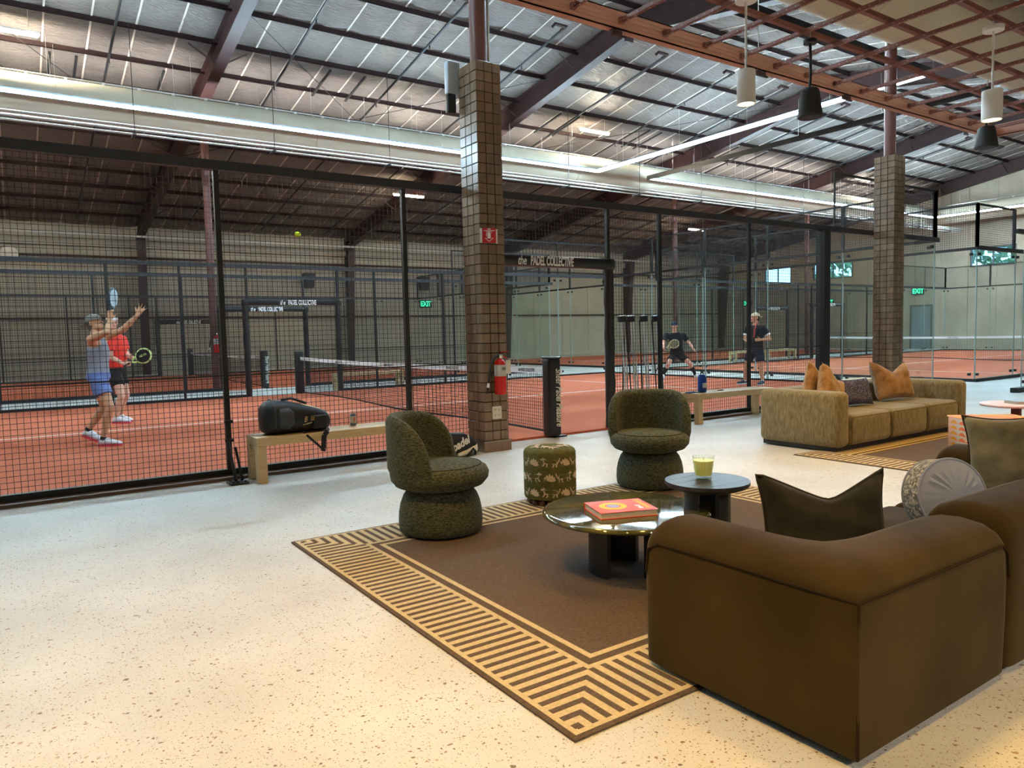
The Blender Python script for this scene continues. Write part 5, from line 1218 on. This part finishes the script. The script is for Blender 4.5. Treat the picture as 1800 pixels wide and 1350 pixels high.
def person(label, J, skin, top, topmat, shortmat, shoemat, solemat, hat, hatmat, hairmat, hands, sock=None, sockh=.0, shortlen=.55, group=None, trim=None):
    base = V(J['pelvis']); base = Vector((base.x, base.y, .03)); J = {k: V(v)-base for k, v in J.items()}
    # feet on the turf
    t = thing('person', label, 'person', base, group='padel players')
    body = MB(); body.loft(torso_rings(J, .96))
    fd = (J['faced']-J['head']).normalized(); H_ = J['head']; upv = (H_-J['neck']).normalized()*.6+Vector((0, 0, .4)); upv = (upv-fd*upv.dot(fd)).normalized(); sd = fd.cross(upv).normalized()
    body.capsule(J['neck']-upv*.05, H_-upv*.05-fd*.015, .062, .058, 12)
    body.ell(H_+upv*.025-fd*.012, sd*.078, fd*.098, upv*.105, 16, 10)            # skull
    body.ell(H_-upv*.055+fd*.022, sd*.060, fd*.070, upv*.066, 14, 8)               # jaw
    body.capsule(H_+fd*.088+upv*.01, H_+fd*.108-upv*.022, .009, .014, 8)           # nose
    body.ell(H_+fd*.082-upv*.075, sd*.024, fd*.02, upv*.018, 8, 6)                 # chin
    for s_ in (1, -1):
        body.ell(H_+sd*(s_*.078)-fd*.012-upv*.005, sd*.012, fd*.02, upv*.032, 8, 6)  # ears
        body.ell(H_+sd*(s_*.034)+fd*.083+upv*.036, sd*.024, fd*.012, upv*.008, 8, 4) # brow
    for s_, e_, w_ in (('sr', 'er', 'wr'), ('sl', 'el', 'wl')):
        inn = J[s_]+(J['chest']-J[s_])*.18
        body.capsule(inn, J[s_], .062, .058, 12); body.capsule(J[s_], mixp(J[s_], J[e_], .5), .056, .050, 12); body.capsule(mixp(J[s_], J[e_], .5), J[e_], .050, .040, 12)
        body.capsule(J[e_], mixp(J[e_], J[w_], .35), .041, .041, 12); body.capsule(mixp(J[e_], J[w_], .35), J[w_], .041, .027, 12)
    for a_, b_, c_, hh in (('hipr', 'kr', 'ar', 'heelr'), ('hipl', 'kl', 'al', 'heell')):
        body.capsule(J[a_], mixp(J[a_], J[b_], .5), .092, .078, 14); body.capsule(mixp(J[a_], J[b_], .5), J[b_], .078, .056, 14)
        cd = (J[b_]-J[c_]).normalized(); bk = (J[hh]-J[c_]); bk = (bk-cd*bk.dot(cd)); bk = bk.normalized() if bk.length > 1e-4 else fd*-1
        body.capsule(J[b_], mixp(J[b_], J[c_], .32)+bk*.012, .054, .056, 14); body.capsule(mixp(J[b_], J[c_], .32)+bk*.012, J[c_], .055, .034, 14); body.capsule(J[c_], mixp(J[c_], J[hh], .5), .034, .032, 10)
    for (w_, tip, side_, curl, spread) in hands: hand(body, J[w_] if isinstance(w_, str) else w_, tip, side_, curl, spread)
    me = remesh(body, 'body', skin, .0085, 5); link('body', me, t)
    for s_ in (1, -1): MB().ell(H_+sd*(s_*.034)+fd*.086+upv*.02, sd*.012, fd*.007, upv*.006, 8, 5).build('eye', M_EYE, t)
    MB().ell(H_+fd*.089-upv*.047, sd*.026, fd*.010, upv*.007, 10, 5).build('mouth', M_LIP, t)
    # top
    g = MB()
    if top == 'tank':
        g.loft(torso_rings(J, 1.07, True, .008, tank=True)[1:9])
        tr = torso_rings(J, 1.07, True, .008, tank=True)
    else:
        g.loft(torso_rings(J, 1.07, True, .010)[1:9])
        for s_, e_ in (('sr', 'er'), ('sl', 'el')):
            inn = J[s_]+(J['chest']-J[s_])*.22; g.capsule(inn, J[s_], .078, .074, 14); g.frustum(J[s_], mixp(J[s_], J[e_], .68), .074, .069, 14)
    o = link('tank_top' if top == 'tank' else 'shirt', remesh(g, 'top', topmat, .011, 7), t)
    if trim:
        for s_, e_ in (('sr', 'er'), ('sl', 'el')): MB().frustum(mixp(J[s_], J[e_], .56), mixp(J[s_], J[e_], .69), .0735, .0715, 16).build('sleeve_trim', trim, o)
    # shorts
    g = MB(); g.loft(torso_rings(J, 1.08, True, .014)[0:3])
    for a_, b_ in (('hipr', 'kr'), ('hipl', 'kl')):
        e_ = mixp(J[a_], J[b_], shortlen); g.capsule(J[a_]+Vector((0, 0, .02)), J[a_], .108, .108, 14); g.frustum(J[a_], e_, .108, .104, 16)
    link('shorts', remesh(g, 'shorts', shortmat, .011, 6), t)
    for a_, b_, c_ in (('ar', 'heelr', 'tr'), ('al', 'heell', 'tl')): shoe(t, J[a_], J[b_], J[c_], shoemat, solemat)
    if sock:
        for a_, b_ in (('ar', 'kr'), ('al', 'kl')):
            L_ = [(0.0, .043), (.1, .042), (.3, .05), (.5, .062), (.68, .066), (.8, .062)]; L_ = [x for x in L_ if x[0] <= sockh+.01]
            if len(L_) < 2: L_ = [(0, .043), (sockh, .043)]
            MB().tube([mixp(J[a_], J[b_], x) for x, _ in L_], [r_ for _, r_ in L_], 14).build('sock', sock, t)
    # hair and hat
    hb = MB(); hb.ell(H_+upv*.022-fd*.028, sd*.083, fd*.092, upv*.104, 16, 10); hb.ell(H_-upv*.045-fd*.052, sd*.066, fd*.05, upv*.062, 12, 8)
    if hat == 'none': hb.ell(H_+upv*.07+fd*.01, sd*.08, fd*.095, upv*.065, 14, 8)
    link('hair', remesh(hb, 'hair', hairmat, .010, 3), t)
    if hat in ('cap', 'capback'):
        rings = []
        for a_ in (-.08, .1, .35, .6, .85, 1.1, 1.35, 1.53): rings.append(oring(H_+upv*(.035+.092*math.sin(a_))-fd*.012, sd*(.091*math.cos(a_)), fd*(.112*math.cos(a_)), 18))
        hc = MB().loft(rings).build('cap', hatmat, t, True, 70)
        s_ = 1 if hat == 'cap' else -1; br = MB(); n = 10; top_ = []; 
        for i in range(n+1):
            a_ = -1.15+2.3*i/n; inn = H_+upv*.034-fd*.012+sd*(.09*math.sin(a_))+fd*(s_*.110*math.cos(a_)); out = inn+fd*(s_*(.075*math.cos(a_*1.1)+.004))+sd*(.008*math.sin(a_))-upv*.02
            top_.append((inn, out))
        for i in range(n):
            (a1, b1), (a2, b2) = top_[i], top_[i+1]; u_ = upv*.004; br.add([a1, b1, b2, a2, a1-u_, b1-u_, b2-u_, a2-u_], [(0, 1, 2, 3), (7, 6, 5, 4), (1, 5, 6, 2), (0, 4, 5, 1), (2, 6, 7, 3), (3, 7, 4, 0)])
        br.build('brim', hatmat, hc, True, 50)
    elif hat in ('visor', 'headband'):
        MB().loft([oring(H_+upv*z-fd*.012, sd*.087, fd*.107, 18) for z in (.052, .06, .085, .092)]).build('headband', hatmat, t, True, 50)
    return t, base, J
def racket(label, grip, head, nrm, m_face, m_frame, holes=True, sc=1.0):
    g, h = V(grip), V(head); d = (h-g); n_ = V(nrm); d.normalize(); n_ = (n_-d*n_.dot(d)).normalized(); s_ = d.cross(n_).normalized()
    t = thing('padel_racket', label, 'racket', g, group='padel rackets'); h = h-g
    L_ = h.length; a, b = .128*sc, .112*sc
    def el(k, off, n=32): return [h+d*(a*k*math.cos(2*PI*i/n))+s_*(b*k*math.sin(2*PI*i/n))+n_*off for i in range(n)]
    MB().loft([el(.2, -.017), el(.92, -.018), el(.96, -.012), el(.96, .012), el(.92, .018), el(.2, .017)]).build('face', m_face, t, True, 50)
    MB().tube(el(.985, 0), .017, 8, True).build('frame', m_frame, t)
    hz = MB()
    for i in range(-3, 4):
        for j in range(-3, 4):
            if i*i+j*j <= 10:
                c_ = h+d*(i*.026)+s_*(j*.026); hz.cyl(c_-n_*.0186, c_+n_*.0186, .0055, 6)
    hz.build('drill_hole', M_RUBB, t, smooth=False)
    thr = max(.03, L_-a-.03); p0 = d*.06
    for q in (1, -1): MB().tube([d*.05, d*(thr*.7)+s_*(q*.022), h-d*(a*.8)+s_*(q*.062)], .013, 8).build('throat_arm', m_frame, t)
    MB().tube([d*-.10, d*-.095, d*.06], [.019, .016, .0155], 12).build('grip', M_RUBB, t)
    return t

PA = {'pelvis': (0.942, 11.063, 0.93), 'chest': (0.962, 11.077, 1.25), 'neck': (0.945, 11.109, 1.482), 'head': (0.945, 11.122, 1.637), 'faced': (1.04, 11.05, 1.672), 'sr': (0.875, 10.935, 1.426), 'er': (1.043, 10.76, 1.513), 'wr': (1.10, 10.87, 1.67), 'sl': (1.045, 11.225, 1.441), 'el': (1.275, 11.113, 1.552), 'wl': (1.445, 11.044, 1.738), 'hl': (1.501, 11.026, 1.83),
      'hipr': (0.937, 10.962, 0.868), 'kr': (1.031, 10.82, 0.542), 'ar': (0.941, 10.868, 0.115), 'tr': (1.14, 10.76, 0.035), 'hipl': (0.955, 11.162, 0.866), 'kl': (1.00, 11.15, 0.527), 'al': (0.80, 11.257, 0.214), 'tl': (0.97, 11.13, 0.04), 'heelr': (0.90, 10.895, 0.035), 'heell': (0.75, 11.30, 0.135)}
dA = (Vector(PA['hl'])-Vector(PA['wl'])).normalized()
person('man in a grey tank top and blue shorts swinging with one arm raised', PA, M_SKIN, 'tank', M_TANK, M_SHORTB, M_SHOE, M_SOLE, 'capback', M_CAPG, M_HAIRG,
       [('wl', tuple(dA), (-.5, .2, .6), .12, .9), ('wr', (.05, .05, .9), (.6, -.5, 0), 1.1, .1)], M_BLKC, .12, .52)
racket('pale blue padel racket lifted by the man in the grey tank top', (1.115, 10.895, 1.765), (1.155, 10.95, 1.96), (.75, -.45, -.1), mat('ice_blue_face', S(176, 204, 216), .4), mat('slate_frame', S(60, 78, 88), .4))
PB = {'pelvis': (1.468, 13.896, 0.90), 'chest': (1.501, 13.907, 1.27), 'neck': (1.451, 13.903, 1.535), 'head': (1.438, 13.89, 1.70), 'faced': (1.462, 13.756, 1.692), 'sr': (1.37, 13.78, 1.448), 'er': (1.363, 13.70, 1.14), 'wr': (1.52, 13.53, 1.03), 'sl': (1.583, 13.986, 1.432), 'el': (1.63, 13.90, 1.17), 'wl': (1.64, 13.63, 1.125),
      'hipr': (1.423, 13.80, 0.838), 'kr': (1.48, 13.659, 0.486), 'ar': (1.395, 13.781, 0.115), 'tr': (1.59, 13.62, 0.035), 'heelr': (1.36, 13.81, 0.035), 'hipl': (1.516, 13.979, 0.837), 'kl': (1.575, 13.859, 0.491), 'al': (1.473, 14.03, 0.125), 'tl': (1.65, 13.90, 0.035), 'heell': (1.44, 14.07, 0.05)}
person('man in a red shirt and black shorts waiting behind the man in the tank top', PB, M_SKIN2, 'shirt', M_REDT, M_BLKC, M_SHOE, M_SOLE, 'headband', M_WHITE, M_HAIRG,
       [('wr', (.75, -.5, -.05), (0, .2, 1), 1.0, .1), ('wl', (.3, -.9, -.1), (0, 0, 1), .7, .2)], M_WHITE, .16, .5)
t = racket('black padel racket with a lime throat held by the man in the red shirt', (1.60, 13.47, 1.03), (1.80, 13.32, 1.15), (-.2, -.9, .15), M_BLACK, M_LIME)
text('lettering', 'HEAD', .05, M_LIME, t, frame((.2-.012, -.15-.022, .13), (.8, -.5, .35), (-.3, .2, 1)), .9, 0, .002, .001)
PC = {'pelvis': (16.324, 15.237, 0.72), 'chest': (16.26, 15.2, 1.05), 'neck': (16.199, 15.2, 1.31), 'head': (16.175, 15.18, 1.466), 'faced': (16.064, 15.121, 1.456), 'sr': (16.05, 15.36, 1.223), 'er': (15.903, 15.353, 1.00), 'wr': (15.77, 15.20, .87), 'sl': (16.43, 15.10, 1.213), 'el': (16.525, 14.962, .99), 'wl': (16.52, 14.816, 0.83),
      'hipr': (16.245, 15.291, 0.64), 'kr': (15.96, 15.218, 0.44), 'ar': (15.97, 15.425, 0.11), 'tr': (15.80, 15.25, 0.035), 'heelr': (16.0, 15.46, 0.035), 'hipl': (16.393, 15.169, 0.636), 'kl': (16.45, 14.879, 0.44), 'al': (16.70, 14.907, 0.11), 'tl': (16.62, 14.68, 0.035), 'heell': (16.73, 14.94, 0.035)}
SHC = Vector((-.55, .15, 0)); 
# keep him inside the court: slide along the line of sight is not needed, he stands near the end glass
for k in PC: PC[k] = tuple(Vector(PC[k])+Vector((-1.05, -.99, 0)))
fC = .935
for k in PC: v = Vector(PC[k]); c0 = Vector((15.27, 14.25, 0.03)); PC[k] = tuple(c0+(v-c0)*1.0)
person('crouching man in black with a navy cap worn backwards and knee socks', PC, M_SKIN2, 'shirt', M_BLKC, M_BLKC, M_SHOE, M_SHOE, 'capback', M_CAPN, M_HAIRB,
       [('wr', (-.3, -.5, -.3), (.3, -.3, .8), .9, .1), ('wl', (.1, -.7, -.75), (-.8, 0, .3), .2, .5)], M_BLKC, .72, .62)
oC = Vector((-1.05, -.99, 0))
racket('olive padel racket held low by the crouching man in black', Vector((15.74, 15.13, .84))+oC, Vector((15.95, 14.98, .98))+oC, (-.8, -.55, .2), mat('olive_face', S(112, 104, 60), .5), mat('cream_frame', S(206, 190, 140), .5))
PD = {'pelvis': (14.539, 11.08, 0.83), 'chest': (14.565, 11.09, 1.14), 'neck': (14.579, 11.11, 1.44), 'head': (14.575, 11.122, 1.604), 'faced': (14.475, 11.158, 1.60), 'sr': (14.63, 10.93, 1.359), 'er': (14.70, 10.80, 1.10), 'wr': (14.45, 10.86, 1.089), 'sl': (14.54, 11.29, 1.365), 'el': (14.46, 11.32, 1.11), 'wl': (14.35, 11.14, 1.03), 
      'hipr': (14.562, 10.99, 0.769), 'kr': (14.553, 10.931, 0.426), 'ar': (14.528, 10.883, 0.11), 'tr': (14.34, 10.84, 0.035), 'heelr': (14.575, 10.893, 0.035), 'hipl': (14.515, 11.19, 0.768), 'kl': (14.423, 11.263, 0.431), 'al': (14.454, 11.331, 0.11), 'tl': (14.25, 11.38, 0.035), 'heell': (14.50, 11.329, 0.035)}
person('man in a navy shirt with a beige cap worn backwards standing side-on', PD, M_SKIN, 'shirt', M_BLKC, M_NAVY, M_SHOEN, M_SHOE, 'capback', M_CAPB, M_HAIRB,
       [('wr', (-.85, .3, .0), (0, 0, 1), 1.0, .1), ('wl', (-.3, -.6, .4), (0, .3, 1), .8, .2)], M_WHITE, .14, .56, trim=M_WHITE)
racket('pink edged padel racket held upright by the man in the beige cap', (14.34, 10.99, 1.10), (14.38, 10.95, 1.36), (.45, -.85, .1), M_BLACK, mat('pink_frame', S(206, 96, 110), .4))
